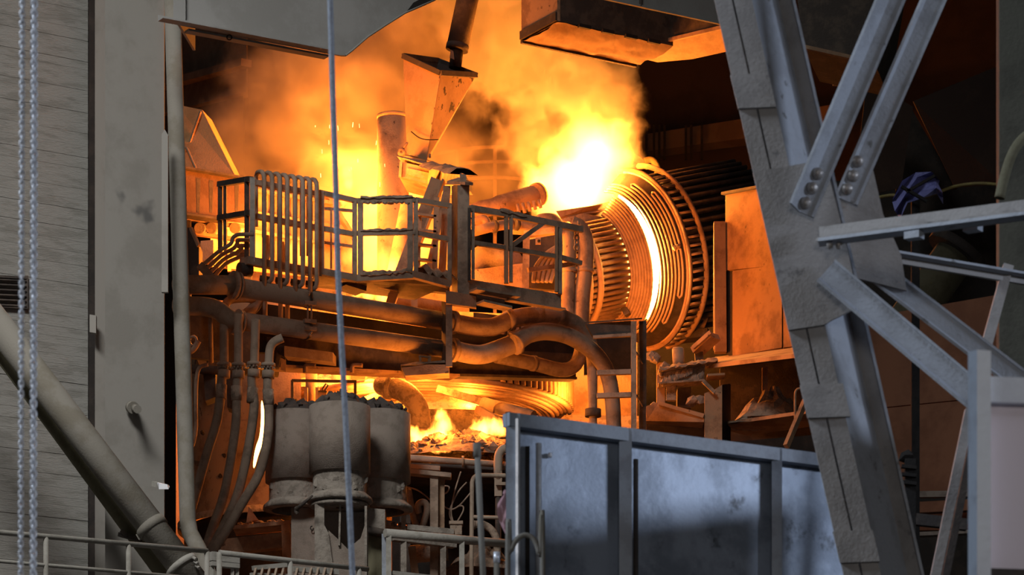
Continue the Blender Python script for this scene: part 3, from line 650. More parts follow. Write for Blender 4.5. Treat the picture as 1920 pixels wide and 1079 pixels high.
t.part('roof_plate', M().poly([P(1046, 412, 49.2), P(1095, 400, 49.3), P(1150, 412, 49.5), P(1158, 432, 49.6), P(1100, 424, 49.3)], (.1, .6, .1)), K['crust'])
t = T('collar_ring', 'brown bell-shaped collar of nested tubes around the elbow rim', 'collar')
t.part('backing', M().lathe(C0, AX, [(.03, .85), (.24, 1.10), (.27, 1.10), (.06, .85)], 40, math.radians(28), math.radians(188), ref=ZV), K['dark'])
for k in range(8): t.part('ring_tube', M().tube(arc(.02+.2*k/7, .84+.25*k/7, 30, 186), .027, 8), K['tube'])
t = T('bell_mouth', 'brightly lit bell mouth of nested cooling tubes facing the flames', 'duct')
t.part('backing', M().lathe(C0, AX, [(.34, 1.10), (.70, 1.33), (.75, 1.33), (.39, 1.10)], 48, math.radians(8), math.radians(190), ref=ZV), K['dark'])
bt = [(.31+.34*k/7, 1.115+.2*k/7) for k in range(8)]
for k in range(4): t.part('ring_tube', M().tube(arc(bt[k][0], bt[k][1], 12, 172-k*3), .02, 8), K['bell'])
def uloop(k1, k2, a0, a1):
    (t1, r1), (t2, r2) = bt[k1], bt[k2]; e = 1.6
    return M().tube(arc(t1, r1, a0, a1)+[ap((t1+t2)/2, (r1+r2)/2, a1+e)]+arc(t2, r2, a1, a0)+[ap((t1+t2)/2, (r1+r2)/2, a0-e)], .02, 8, closed=True)
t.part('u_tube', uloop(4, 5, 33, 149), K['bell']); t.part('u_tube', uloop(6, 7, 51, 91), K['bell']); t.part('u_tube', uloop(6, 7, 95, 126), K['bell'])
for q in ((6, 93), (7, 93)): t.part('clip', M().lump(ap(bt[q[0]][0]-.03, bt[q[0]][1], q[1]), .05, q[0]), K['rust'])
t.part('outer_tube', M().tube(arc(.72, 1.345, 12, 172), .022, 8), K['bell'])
t.part('flange', M().lathe(C0, AX, [(.72, 1.33), (.72, 1.41), (.77, 1.41), (.77, 1.33)], 48, math.radians(5), math.radians(190), ref=ZV), K['rust'])
for k in range(26):
    a = 40+k*5.4; t.part('tie_bar', M().tube([ap(.77, 1.39, a), ap(1.05, 1.39, a)], .022, 6), K['rust'])
t.part('outer_ring', M().tube(arc(1.05, 1.40, 10, 185), .045, 10), K['rust'])
for k in range(22):
    a = 25+k*6.6; t.part('wall_tube', M().tube([ap(.8, 1.27, a), ap(2.7, 1.27, a)], .038, 8), K['dark'])
t.part('lining', M().lathe(C0, AX, [(.8, 1.24), (2.7, 1.24)], 40, 0, math.radians(200), ref=ZV), K['black'])
t = T('duct_bracket', 'brown seven-shaped support bracket right of the bell mouth', 'bracket')
t.part('arm', M().bar(P(1288, 562, 51), P(1340, 550, 50.6), .15, .09), K['rust']); t.part('arm', M().bar(P(1286, 577, 51), P(1322, 570, 50.7), .1, .06), K['rust'])
t.part('leg', M().bar(P(1336, 552, 50.5), P(1308, 626, 50.5), .14, .16, YV), K['rust'])
t.part('sill', M().bar(P(1240, 637, 50.6), P(1330, 627, 50.4), .3, .13), K['dark'])
t = T('lifting_shackle', 'curved yellow-lit lifting hook beside the flames', 'hook')
t.part('hook', M().tube(curve([P(1208, 302, 51), P(1222, 300, 51), P(1232, 313, 51), P(1231, 330, 51), P(1222, 343, 51), P(1213, 333, 51)], 5), .05, 10), K['yellow'])
t.part('plate', M().poly([P(1180, 312, 51.3), P(1194, 306, 51.3), P(1198, 345, 51.3), P(1178, 352, 51.3)], (0, .06, 0)), K['rust'])
t.part('arm', M().bar(P(1175, 286, 51.2), P(1214, 312, 51.1), .12, .1), K['rust'])
t.part('shank', M().tube(curve([P(1200, 325, 51), P(1204, 338, 51), P(1216, 342, 51), P(1224, 352, 51)], 4), .04, 8), K['rust'])
t = T('hose_line', 'dark hoses looping behind the bell mouth to the rust-lit cabinet', 'hoses')
t.part('rail', M().tube([P(1228, 354, 52.5), P(1358, 357, 52)], .03, 8), K['dark'])
t.part('hose', M().tube(curve([P(1246, 372, 52), P(1256, 369, 52), P(1275, 375, 52), P(1310, 381, 52), P(1360, 378, 51.5)], 5), .03, 8), K['hose'])
t.part('hose', M().tube(curve([P(1322, 382, 52), P(1330, 374, 51.8), P(1345, 375, 51.6), P(1362, 384, 51.4)], 4), .06, 8), K['dark'])
t.part('stand_pipe', M().tube([P(1298, 335, 51.6), P(1298, 400, 51.6)], .018, 6), K['dark'])
for k in range(3): t.part('hose', M().tube(curve([P(1296+k*8, 398-k*3, 52.5), P(1322+k*6, 412, 52.3), P(1338+k*3, 440, 52.2), P(1342, 480, 52.2)], 4), .035, 8), K['dark'])
# things seen through the right guard rail
t = T('roof_duct', 'fat tapering orange-lit duct behind the guard rail, ribbed underneath', 'duct')
t.part('duct', M().tube(curve([P(880, 396, 49), P(925, 388, 49), P(965, 377, 49.2), P(1008, 366, 49.4)], 4), [.1]*2+[.13]*3+[.15]*3+[.16]*5, 16), K['rust'])
for k in range(5): t.part('rib', M().tube([P(970+k*10, 383-k*2, 48.9), P(974+k*10, 402-k*3, 48.9)], .03, 6), K['tube'])
t.part('end_ring', M().tube([P(1005, 366, 49.3), P(1011, 364, 49.35)], .18, 16), K['rust'])
t = T('roof_dome', 'rounded brown pipe dome rising behind the diagonal brace', 'dome')
t.part('dome', M().lathe(P(1026, 440, 48.2), ZV, [(-.6, .27), (0, .27), (.1, .265), (.2, .235), (.28, .16), (.315, .0)], 24), K['rust'])
t.part('neck', M().tube([P(960, 424, 48), P(1010, 428, 48.1)], .12, 16), K['rust'])
t = T('stage_pipes', 'dusty pipes and a fat hose behind the right guard rail', 'pipes')
t.part('fat_hose', M().tube(curve([P(880, 505, 47), P(905, 485, 47), P(930, 482, 47), P(955, 490, 47), P(965, 510, 47.2)], 5), .19, 16), K['hose'])
t.part('pipe', M().tube(curve([P(885, 435, 47.5), P(905, 430, 47.5), P(925, 425, 47.6), P(960, 420, 47.8)], 4), .075, 12), K['rust'])
t.part('pipe', M().tube(curve([P(880, 424, 47.8), P(900, 412, 47.8), P(910, 414, 47.8), P(915, 426, 47.8)], 4), .07, 12), K['rust'])
t.part('clamp', ring(P(927, 425, 47.6), DV, .095, .06), K['dark']); t.part('clamp', ring(P(968, 421, 47.8), DV, .09, .06), K['dark'])
t = T('control_box', 'speckled rusty box on the stage behind the guard rail', 'box')
t.part('box', pplate([(882, 507), (980, 494), (980, 548), (882, 530)], 46.8, .5), K['rust'])
t.part('pillar', M().bar(P(987, 445, 46.7), P(985, 552, 46.7), .1, .1, YV), K['rust'])
t.part('plate', pplate([(1004, 446), (1014, 446), (1014, 458), (1004, 458)], 46.6, .03), K['rust'])
t.part('nut', M().lathe(P(1010, 452, 46.58), YV, [(-.01, .0), (-.01, .02), (.02, .02)], 8), K['black'])
t.part('beam', M().bar(P(985, 440, 46.8), P(1052, 432, 46.5), .1, .09), K['rust'])
t.part('dark_back', pplate([(990, 450), (1045, 440), (1045, 545), (990, 540)], 47.4, .1), K['dark'])
for k in range(5): t.part('hose', M().tube(curve([P(1000+k*8, 530, 47.2), P(1005+k*9, 500, 47.2), P(1025+k*7, 475-k*2, 47.2), P(1045+k*3, 462, 47.2)], 4), .03, 8), K['hose'])
for (pts, r, lab) in (([(1056, 432), (1066, 440), (1068, 470), (1066, 540), (1064, 640)], .1, 'inner of two upright brown pipes left of the elbow duct'), ([(1072, 420), (1088, 428), (1098, 452), (1098, 500), (1092, 560), (1090, 640)], .115, 'outer of two upright brown pipes bending over at its top')):
    t = T('riser_pipe', lab, 'pipe'); t.part('pipe', M().tube(curve([P(x, y, 46.6) for x, y in pts], 6), r, 16), K['rust'])
    t.part('collar', M().tube([P(pts[2][0], 505, 46.6), P(pts[2][0]-.5, 512, 46.6)], r*1.12, 16), K['rust'])
t = T('hanging_links', 'short length of chain links hanging between the riser pipes', 'chain')
for k in range(4): t.part('link', M().tube([P(1081+(4 if k % 2 else 3)*math.cos(a_*.785), 437+k*9+6*math.sin(a_*.785), 44.6+(.02 if k % 2 else 0)*math.sin(a_)) for a_ in range(8)], .012, 5, closed=True), K['dust'])
# ---------------------------------------------------------------- electrode column, far rail, left enclosures
t = T('electrode_column', 'tall round column in the orange haze behind the hopper', 'column')
t.part('column', M().tube([P(737, 222, 49.2), Vector((P(737, 0, 49.2).x, 49.2, ZS))], .245, 28), K['rust'])
t.part('cap', M().tube([P(737, 217, 49.2), P(737, 224, 49.2)], .25, 28), K['rust'])
t = T('lit_leg', 'slanting pipe leg glowing yellow at the foot of the round column', 'pipe')
t.part('leg', M().tube([P(768, 380, 47.4), P(742, 512, 46.6), P(700, 720, 46)], .13, 16), K['rust'])
t.part('foot', M().bar(P(738, 505, 46.6), P(750, 512, 46.6), .2, .1), K['rust'])
t = T('ring_rail', 'curved far guard rail seen through the haze behind the hopper', 'railing')
def rr_(y): return curve([P(800, y+17, 55), P(860, y+5, 54.2), P(925, y, 54), P(985, y+4, 54.2), P(1040, y+14, 55)], 6)
for y in (276, 303, 333): t.part('rail', M().tube(rr_(y), .03, 8), K['rust'])
for x, y in ((928, 276), (858, 281), (1000, 280)): t.part('post', M().bar(P(x, y, 54.1), Vector((P(x, y, 54.1).x, 54.1, ZS)), .06, .06, YV), K['rust'])
K['cover'] = mat('dusty_cover_sheet', (.46, .25, .11), (.36, .19, .08), scale=2)
t = T('slope_cover', 'sloping orange-lit cover plate with a slanting edge beside the haze', 'cover')
t.part('plate', M().poly([P(330, 196, 48.6), P(379, 206, 48.4), P(441, 330, 47.6), P(330, 318, 47.8)], (.1, .5, 0)), K['cover'])
t.part('fold', M().bar(P(376, 210, 48.3), P(356, 268, 48.1), .03, .03), K['rust'])
t.part('handle', M().tube(curve([P(342, 280, 47.95), P(350, 278, 47.9), P(360, 300, 47.8), P(368, 318, 47.7)], 4), .02, 6), K['rust'])
t = T('stage_girder', 'deep dark brown girder under the sloping cover plate', 'girder')
gf = along(345, 46.4); K['girder'] = mat('brown_girder', (.13, .075, .045), (.09, .05, .03), scale=2)
t.part('web', pplate([(330, 314), (482, 341), (482, 417), (330, 402)], gf, .12), K['girder'])
t.part('top_flange', M().bar(P(330, 315, gf(330)), P(482, 341, gf(482)), .2, .03), K['dark'])
t.part('bottom_flange', M().bar(P(330, 402, gf(330)), P(420, 415, gf(420)), .2, .03), K['dark'])
for x in (368, 392, 440): t.part('stain', pplate([(x, 330+(x-345)*.17), (x+8, 331+(x-345)*.17), (x+6, 400), (x+1, 398)], lambda q: gf(q)-.004, .003), K['dark'])
t = T('roller_gear', 'row of small rollers and rails glowing under the dark girder', 'rollers')
gg = along(345, 46.8)
for y0 in (411, 436): t.part('rail', M().bar(P(348, y0, gg(348)), P(470, y0+17, gg(470)), .08, .05), K['rust'])
for x in (374, 396, 440): t.part('roller', M().tube([P(x, 428, gg(x)-.1), P(x+6, 430, gg(x)+.2)], .08, 12), K['dust'])
t.part('box', pplate([(376, 452), (400, 450), (400, 492), (376, 488)], 46.3, .2), K['rust'])
for x in (352, 466): t.part('leg', M().bar(P(x, 415, gg(x)), Vector((P(x, 415, gg(x)).x, gg(x), ZS)), .1, .1, YV), K['dark'])
t = T('end_shield', 'dark brown angled shield plate beside the upright grey pipe', 'shield')
t.part('plate', M().poly([P(340, 424, 43.2), P(358, 428, 43.1), P(373, 462, 43), P(373, 520, 43), P(340, 522, 43.2)], (.02, .3, 0)), K['dark'])
t.part('edge', M().bar(P(358, 428, 43.05), P(373, 462, 42.95), .04, .04), K['rust'])
t = T('enclosure_panel', 'orange-lit enclosure panels behind the walkway rail and pipe coil', 'panel')
ef = along(600, 49)
for x in (440, 640): t.part('leg', M().bar(P(x, 500, ef(x)+.1), Vector((P(x, 500, ef(x)+.1).x, ef(x)+.1, ZS)), .12, .12, YV), K['rust'])
t.part('panel', pplate([(395, 342), (612, 365), (665, 448), (665, 530), (395, 500)], ef, .06), K['rust'])
t.part('slant_edge', M().bar(P(612, 365, ef(612)-.05), P(665, 448, ef(665)-.05), .08, .06), K['rust'])
for x in (430, 470, 510, 550, 590): t.part('stiffener', M().bar(P(x, 350, ef(x)-.06), P(x, 510, ef(x)-.06), .05, .06, YV), K['rust'])
for y in (372, 415, 450): t.part('rib', M().bar(P(400, y-28, ef(400)-.1), P(640, y+12, ef(640)-.1), .06, .05), K['rust'])
t = T('back_screen', 'bright back wall of the furnace enclosure behind the walkway', 'panel')
t.part('panel', pplate([(440, 335), (880, 375), (880, 1540), (440, 1540)], 53, .1), K['rust'])
t.part('frame', M().bar(P(640, 360, 52.9), P(640, 540, 52.9), .1, .1, YV).bar(P(700, 440, 52.9), P(880, 450, 52.9), .1, .1), K['rust'])
# ---------------------------------------------------------------- below the walkway: girder, furnace shell and roof ring
t = T('stage_beam', 'long dark beam under the lower water pipe, glowing along its lower edge', 'beam')
sf = along(650, DK(650)+.7)
t.part('web', pplate([(500, 632), (1080, 664), (1080, 708), (850, 703), (500, 684)], sf, .15), K['dark'])
t.part('upper_web', pplate([(470, 566), (620, 588), (850, 622), (1090, 636), (1090, 690), (470, 660)], lambda x: sf(x)+.12, .1), K['black'])
t.part('bottom_flange', M().bar(P(508, 690, sf(508)), P(852, 708, sf(852)), .3, .035), K['rust'])
t.part('bottom_flange', M().bar(P(852, 706, sf(852)), P(1075, 712, sf(1075)), .2, .035), K['dark'])
t.part('gusset', pplate([(526, 668), (536, 668), (536, 697), (526, 694)], lambda x: sf(x)-.2, .03), K['rust'])
for x in (572, 660):
    t.part('lifting_eye', M().tube(curve([P(x, 700, sf(x)-.2), P(x, 690, sf(x)-.2), P(x+4, 685, sf(x)-.2), P(x+20, 686, sf(x)-.2)], 4), .03, 8), K['rust'])
t = T('cable_duct', 'pale square cable duct fixed under the lower water pipe', 'duct')
t.part('duct', M().poly([P(533, 649, DK(533)+.3), P(624, 661, DK(624)+.3), P(624, 679, DK(624)+.3), P(533, 668, DK(533)+.3)], (.03, .25, 0)), K['pipe'])
t.part('bracket', M().poly([P(520, 645, DK(520)+.35), P(534, 648, DK(534)+.35), P(534, 672, DK(534)+.35), P(526, 668, DK(526)+.35), P(522, 690, DK(522)+.35), P(516, 690, DK(516)+.35)], (0, .1, 0)), K['dark'])
t = T('furnace_shell', 'orange-lit furnace side shell behind the hanging hoses', 'furnace')
cs = P(560, 900, 48.0); RS = 1.75
zz = lambda y: P(420, y, 46.5).z
for (ya, yb, r_, nm, k_) in ((566, 792, RS-.08, 'upper_shell', 'rust'), (792, 828, RS-.02, 'shell_band', 'rust'), (828, 955, RS, 'lower_shell', 'rust')):
    t.part(nm, M().lathe(Vector((cs.x, cs.y, 0)), ZV, [(zz(yb), r_), (zz(ya), r_)], 30, math.radians(150), math.radians(275)), K[k_])
t.part('bottom_lip', M().lathe(Vector((cs.x, cs.y, 0)), ZV, [(zz(966), RS+.06), (zz(953), RS+.06), (zz(953), RS-.05)], 30, math.radians(150), math.radians(275)), K['crust'])
for x, y in ((378, 870), (413, 893), (380, 812), (421, 855)): t.part('bolt', M().lump(P(x, y, 46.55), .035, x), K['black'])
t.part('skirt', M().lathe(Vector((cs.x, cs.y, 0)), ZV, [(ZS, RS-.1), (zz(960), RS-.1)], 30, math.radians(150), math.radians(275)), K['black'])
t.part('dark_lug', M().bar(P(364, 868, 46.5), P(380, 872, 46.4), .12, .07), K['dark'])
for k in range(7): t.part('scab', M().lump(P(372+k*9, 640+(k*37 % 70), 46.3), .13, k, (1, .6, 1.5)), K['dark'])
t = T('valve_block', 'soot-dark valve gear hanging behind the dusty hoses', 'valve')
t.part('body', M().poly([P(380, 690, 43.4), P(404, 690, 43.4), P(404, 745, 43.4), P(385, 752, 43.4)], (0, .3, 0)), K['dark'])
t.part('body', M().poly([P(424, 700, 43.4), P(440, 700, 43.4), P(440, 770, 43.4), P(426, 764, 43.4)], (0, .3, 0)), K['dark'])
t.part('manifold', M().tube([P(352, 692, 43.2), P(520, 700, 43.8)], .06, 10), K['dark'])
t.part('top_plate', M().poly([P(352, 590, 44.2), P(520, 610, 44.6), P(520, 690, 44.6), P(352, 670, 44.2)], (0, .1, 0)), K['dark'])
t.part('handwheel', M().tube([P(362+7*math.cos(a_*.7), 640+9*math.sin(a_*.7), 42.6) for a_ in range(9)], .02, 6, closed=True), K['dust'])
t.part('elbow', M().tube(curve([P(356, 660, 42.6), P(364, 654, 42.6), P(372, 640, 42.6)], 4), .04, 8), K['dust'])
# roof ring of bent cooling tubes
t = T('roof_ring', 'furnace roof ring of curved glowing cooling tubes', 'furnace roof')
rc = P(800, 772, 48); rz = P(1060, 774, 48).z
for k in range(10):
    r_ = 2.14-.062*k
    t.part('ring_tube', M().tube([Vector((rc.x+r_*math.cos(a), rc.y+r_*math.sin(a), rz-.012*k+.10*math.sin(k*1.2)*.2)) for a in [math.radians(205+155*i/36) for i in range(37)]], .042, 8), K['tube'])
for k in range(20):
    a = math.radians(302+k*3.2); t.part('wall_tube', M().tube([Vector((rc.x+2.17*math.cos(a), rc.y+2.17*math.sin(a), rz+.03)), Vector((rc.x+2.17*math.cos(a), rc.y+2.17*math.sin(a), rz+1.0))], .04, 8), K['rust'])
t.part('skin', M().lathe(Vector((rc.x, rc.y, 0)), ZV, [(rz+.03, 2.12), (rz+1.0, 2.12)], 30, math.radians(290), math.radians(370)), K['dark'])
t.part('roof_sheet', M().lathe(Vector((rc.x, rc.y, 0)), ZV, [(rz+.05, 2.12), (rz+.03, 1.5), (rz+.02, .2)], 40), K['rust'])
def heap(cx, yb, Y, rx, ry, h, seed, rough=.35, n=20, rings=7, zb=None):
    rnd = random.Random(seed); c = P(cx, yb, Y); vv = []; fs = []
    for i in range(rings+1):
        u = 1-i/rings
        for j in range(n):
            a = 2*math.pi*j/n; q = rnd.uniform(1-rough*.3, 1+rough*.3)
            vv.append((c.x+rx*u*math.cos(a)*q, c.y+ry*u*math.sin(a)*q, c.z+h*(1-u**1.5)*rnd.uniform(1-rough, 1+rough)))
    for i in range(rings):
        for j in range(n): fs.append((i*n+j, i*n+(j+1) % n, (i+1)*n+(j+1) % n, (i+1)*n+j))
    return M().add(vv, fs)
t = T('roof_dust', 'sloping heap of furnace dust under the roof ring', 'dust heap')
t.part('heap', heap(830, 790, 46.9, 1.25, .8, .62, 3, .12, 30, 9), K['crust'])
t.part('heap', heap(610, 745, 47.4, 1.0, .7, .3, 5, .2, 24, 7), K['crust'])
t.part('flat_bar', M().bar(P(822, 730, 45.6), P(915, 757, 45.3), .1, .1), K['crust'])
t.part('skid_pipe', M().tube([P(905, 757, 45.2), P(1000, 782, 44.8)], .09, 12), K['hose'])
t.part('hoop', M().tube(curve([P(925, 775, 45), P(928, 762, 45), P(940, 757, 45), P(952, 764, 45)], 4), .02, 6), K['rust'])
t.part('scoop', M().bar(P(896, 768, 44.9), P(930, 787, 44.7), .12, .1), K['rust'])
t = T('fume_elbow', 'dusty pipe elbow dropping to a round plate beside the slag fire', 'pipe')
t.part('elbow', M().tube(curve([P(716, 722, 45.6), P(735, 726, 45.4), P(762, 738, 45.2), P(782, 762, 45.1), P(789, 797, 45.1), P(790, 815, 45.1)], 6), .15, 20), K['crust'])
t.part('collar', ring(P(730, 725, 45.4), Vector((1, 0, -.2)), .18, .12), K['crust'])
t.part('foot_plate', M().lathe(P(790, 815, 45.1), ZV, [(-.05, .0), (-.05, .33), (.0, .33), (.06, .16)], 24), K['rust'])
t = T('lance_stand', 'thin square bar frame standing behind the drums', 'frame')
ls = 45.0
t.part('bar', M().bar(P(547, 714, ls), P(667, 716, ls), .035, .035), K['dark'])
for x, y1 in ((548, 775), (666, 775)): t.part('bar', M().bar(P(x, 714, ls), P(x, y1, ls), .04, .04, YV), K['dark'])
t.part('bar', M().bar(P(547, 760, ls), P(600, 763, ls), .035, .035), K['dark'])
t = T('lever_gear', 'small hand lever on a block in front of the glowing furnace', 'lever')
t.part('block', M().poly([P(596, 734, 45.4), P(612, 735, 45.4), P(612, 755, 45.4), P(596, 755, 45.4)], (0, .1, 0)), K['rust'])
t.part('handle', M().tube([P(606, 736, 45.3), P(604, 730, 45.3), P(611, 720, 45.3), P(615, 723, 45.3), P(609, 733, 45.3)], .012, 6), K['dark'])
t.part('arm', M().bar(P(597, 734, 45.3), P(613, 735, 45.3), .03, .02), K['dark'])
t = T('burner_post', 'stubby round posts standing in the furnace glow behind the bar frame', 'posts')
t.part('post', M().tube([P(584, 695, 46.2), P(584, 770, 46.2)], .085, 16), K['rust']); t.part('post', M().tube([P(640, 700, 47), P(640, 760, 47)], .14, 16), K['rust'])
t.part('side_plate', M().bar(P(574, 728, 46), P(574, 770, 46), .05, .1, YV), K['rust']); t.part('side_plate', M().bar(P(595, 728, 46), P(595, 770, 46), .05, .1, YV), K['rust'])
t.part('pipe', M().tube(curve([P(520, 740, 47), P(560, 725, 47), P(600, 735, 47), P(660, 760, 46.6)], 4), .1, 12), K['rust'])
t.part('pipe', M().tube(curve([P(640, 770, 46.2), P(680, 755, 46.2), P(715, 740, 46.2)], 4), .07, 12), K['rust'])
t = T('rear_screen', 'rough glowing back wall inside the furnace enclosure', 'panel')
t.part('panel', pplate([(330, 560), (1195, 600), (1195, 1520), (330, 1520)], 51.5, .15), K['rust'])
t.part('ledge', M().bar(P(500, 800, 50.5), P(1200, 812, 50.5), 1.5, .2), K['crust'])
# ---------------------------------------------------------------- slag heap and the low gear under it
YS = 43.6
t = T('slag_heap', 'burning heap of broken slag lumps behind the drums', 'slag heap')
t.part('mound', heap(860, 866, YS+.3, 1.0, .7, .38, 9, .2, 30, 7), K['slag'])
lm = M(); rnd = random.Random(12)
for k in range(240):
    a = rnd.uniform(0, 2*math.pi); u = rnd.random()**.6; x = 860+135*u*math.cos(a); yv = u*math.sin(a)
    zt = .37*(1-u**1.5)
    lm.lump(P(x, 866, YS+.3)+Vector((0, .65*yv, zt+.03)), rnd.uniform(.035, .075)*(1.25 if x > 880 else .8), k, (rnd.uniform(.8, 1.4), 1, rnd.uniform(.6, 1)))
t.part('lumps', lm, K['slag'], kind='stuff')
t = T('slag_shelf', 'dark steel shelf carrying the burning slag', 'shelf')
t.part('plate', M().poly([P(755, 868, YS-.35), P(960, 876, YS-.35), P(960, 876, YS-.35)+YV*1.6, P(755, 868, YS-.35)+YV*1.6], (0, 0, -.05)), K['dark'])
t.part('front', pplate([(735, 872), (1010, 884), (1010, 1300), (735, 1300)], YS+1.2, .05), K['black'])  # last part is a black sheet added for the darkness below the shelf
for x in (760, 955): t.part('leg', M().bar(P(x, 870, YS+1.0), Vector((P(x, 870, YS+1.0).x, YS+1.0, ZS)), .15, .15, YV), K['dark'])
t = T('stage_pipe', 'long thin pipe with a ring clamp in front of the slag heap', 'pipe')
t.part('pipe', M().tube([P(752, 858, YS-.5), P(960, 873, YS-.5)], .045, 12), K['pipe'])
t.part('ring_clamp', ring(P(868, 866, YS-.5), XV, .075, .03), K['rust'])
t = T('bench_frame', 'small dusty steel bench of two bars on one leg below the slag', 'bench')
yb_ = 42.6
t.part('bar', M().bar(P(750, 876, yb_+.3), P(825, 881, yb_+.3), .2, .06), K['dust']); t.part('bar', M().bar(P(755, 885, yb_), P(846, 894, yb_), .2, .06), K['dust'])
t.part('leg', M().bar(P(814, 892, yb_), Vector((P(814, 892, yb_).x, yb_, ZS)), 15*S(yb_), .1, YV), K['dust'])
t.part('leg', M().bar(P(828, 894, yb_+.1), Vector((P(828, 894, yb_+.1).x, yb_+.1, ZS)), 11*S(yb_), .1, YV), K['rust'])
t = T('hoop_rail', 'round-cornered tubular hoop rail beside the bent pipe stack', 'railing')
t.part('hoop', M().tube(curve([P(965, 893, 42.2), P(905, 892, 42.2), P(892, 894, 42.2), P(886, 903, 42.2), P(885, 925, 42.2), P(884, 1060, 42.2)], 5)+[Vector((P(884, 1060, 42.2).x, 42.2, ZS))], .03, 10), K['pipe'])
t.part('cross_bar', M().tube([P(886, 970, 42.2), P(965, 972, 42.2)], .025, 8), K['pipe'])
t = T('return_bend', 'pale pipe stack topped by a tight return bend beside the blue screen', 'pipe')
t.part('bend', M().tube(curve([P(934, 900, 43), P(934, 870, 43), P(936, 852, 43), P(945, 842, 43), P(957, 848, 43), P(960, 870, 43)], 5), .06, 12), K['pipe'])
t.part('stack', M().bar(P(934, 885, 43), P(934, 932, 43), .1, .1, YV), K['pipe']); t.part('stem', M().tube([P(934, 930, 43), Vector((P(934, 0, 43).x, 43, ZS))], .04, 10), K['dark']); t.part('lug', M().bar(P(930, 908, 42.9), P(955, 908, 42.9), .06, .04), K['pipe'])
t = T('arched_hose', 'short thick hose arched like a horseshoe under the bench', 'hose')
t.part('hose', M().tube(curve([P(766, 920, 42.9), P(772, 955, 42.8), P(780, 985, 42.7), P(786, 992, 42.7), P(793, 985, 42.7), P(800, 962, 42.7), P(800, 948, 42.7), P(793, 942, 42.7), P(784, 948, 42.7), P(786, 965, 42.75)], 5), .045, 12), K['hose'])
t.part('end', M().tube([P(786, 962, 42.75), P(787, 985, 42.75)], .05, 10), K['dark'])
t = T('arched_hose', 'dusty hose curving down behind the thin upright rod', 'hose')
t.part('hose', M().tube(curve([P(886, 985, 42.6), P(905, 984, 42.6), P(922, 995, 42.6), P(931, 1015, 42.6), P(933, 1050, 42.6)], 5), .05, 12), K['crust'])
t.part('end', ring(P(888, 985, 42.6), XV, .06, .05), K['dust'])
t = T('junction_box', 'small dusty junction box where loose cables meet', 'junction box')
t.part('box', M().poly([P(843, 980, 42.8), P(866, 980, 42.8), P(866, 1003, 42.8), P(845, 1003, 42.8)], (0, .15, 0)), K['crust'])
t.part('lid', M().poly([P(842, 977, 42.78), P(868, 977, 42.78), P(868, 983, 42.78), P(842, 983, 42.78)], (0, .2, 0)), K['dust'])
for i, pts in enumerate(([(850, 980), (846, 960), (852, 925), (864, 885)], [(848, 980), (843, 960), (858, 925), (875, 905)], [(832, 950), (846, 956), (862, 948), (882, 925)], [(752, 912), (778, 918), (795, 928), (808, 940)], [(858, 978), (868, 960), (868, 950), (858, 950)], [(832, 928), (840, 922), (842, 914), (834, 912), (830, 918)])):
    t.part('cable', M().tube(curve([P(x, y, 42.9) for x, y in pts], 5), .011, 6), K['dust'])
t = T('ember_tray', 'shallow tray of glowing embers behind the low grey rail', 'tray')
t.part('tray', M().bar(P(722, 985, 42.4), P(770, 992, 42.4), .4, .06).bar(P(765, 995, 42.2), P(852, 1004, 42.2), .5, .07), K['drumneck'])
em = M(); rnd = random.Random(5)
for k in range(60): x = rnd.uniform(735, 840); em.lump(P(x, 984+(x-735)*.13+rnd.uniform(-3, 2), 42.2+rnd.uniform(-.2, .2)), rnd.uniform(.012, .03), k)
t.part('embers', em, K['slag'], kind='stuff')
em = M()
for k in range(16): x = rnd.uniform(735, 830); em.lump(P(x, 983+(x-735)*.13, 42.2+rnd.uniform(-.25, .2)), rnd.uniform(.006, .012), k)
t.part('hot_embers', em, emit('ember', (1, .18, .04), 2.5), kind='stuff')
t = T('low_rail', 'thick low grey pipe rail on flat posts in front of the ember tray', 'railing')
yl = along(730, 40.2)
t.part('top_rail', M().tube([P(722, 1000, yl(722)), P(960, 1021, yl(960))], .055, 14), K['rail'])
for x in (729, 866, 955): t.part('post', M().bar(P(x, 1002+(x-722)*.088, yl(x)), Vector((P(x, 1002, yl(x)).x, yl(x), ZS)), 10*S(40), .07, YV), K['rail'])
t.part('side', M().bar(P(720, 1003, yl(720)+.15), Vector((P(720, 1003, yl(720)).x, yl(720)+.15, ZS)), 8*S(40), .1, YV), K['fframe'])
t.part('mid_rail', M().bar(P(735, 1075, yl(735)), P(868, 1090, yl(868)), .05, .05), K['rail'])
t = T('inner_frame', 'dusty inner channel frame just behind the low grey rail', 'frame')
yi = along(730, 41.3)
t.part('head', M().bar(P(735, 1010, yi(735)), P(852, 1024, yi(852)), .12, .06), K['drumneck'])
for x in (757, 831): t.part('post', M().bar(P(x, 1012, yi(x)), Vector((P(x, 1012, yi(x)).x, yi(x), ZS)), 11*S(41), .1, YV), K['drumneck'])
t.part('upright', M().bar(P(757, 968, yi(757)+.6), P(757, 1012, yi(757)+.6), .06, .06, YV), K['dust'])
t = T('stage_rubble', 'slag rubble and pipes lying on the stage floor behind the rail', 'rubble')
t.part('mound', heap(905, 1075, 43.0, .55, .5, .35, 21, .3, 18, 5), K['slag'])
t.part('pipe', M().tube([P(770, 1040, 43), P(840, 1035, 43)], .12, 14), K['crust'])
t.part('post', M().bar(P(772, 1026, 42.6), P(780, 1090, 42.6), .1, .1, YV), K['rust'])
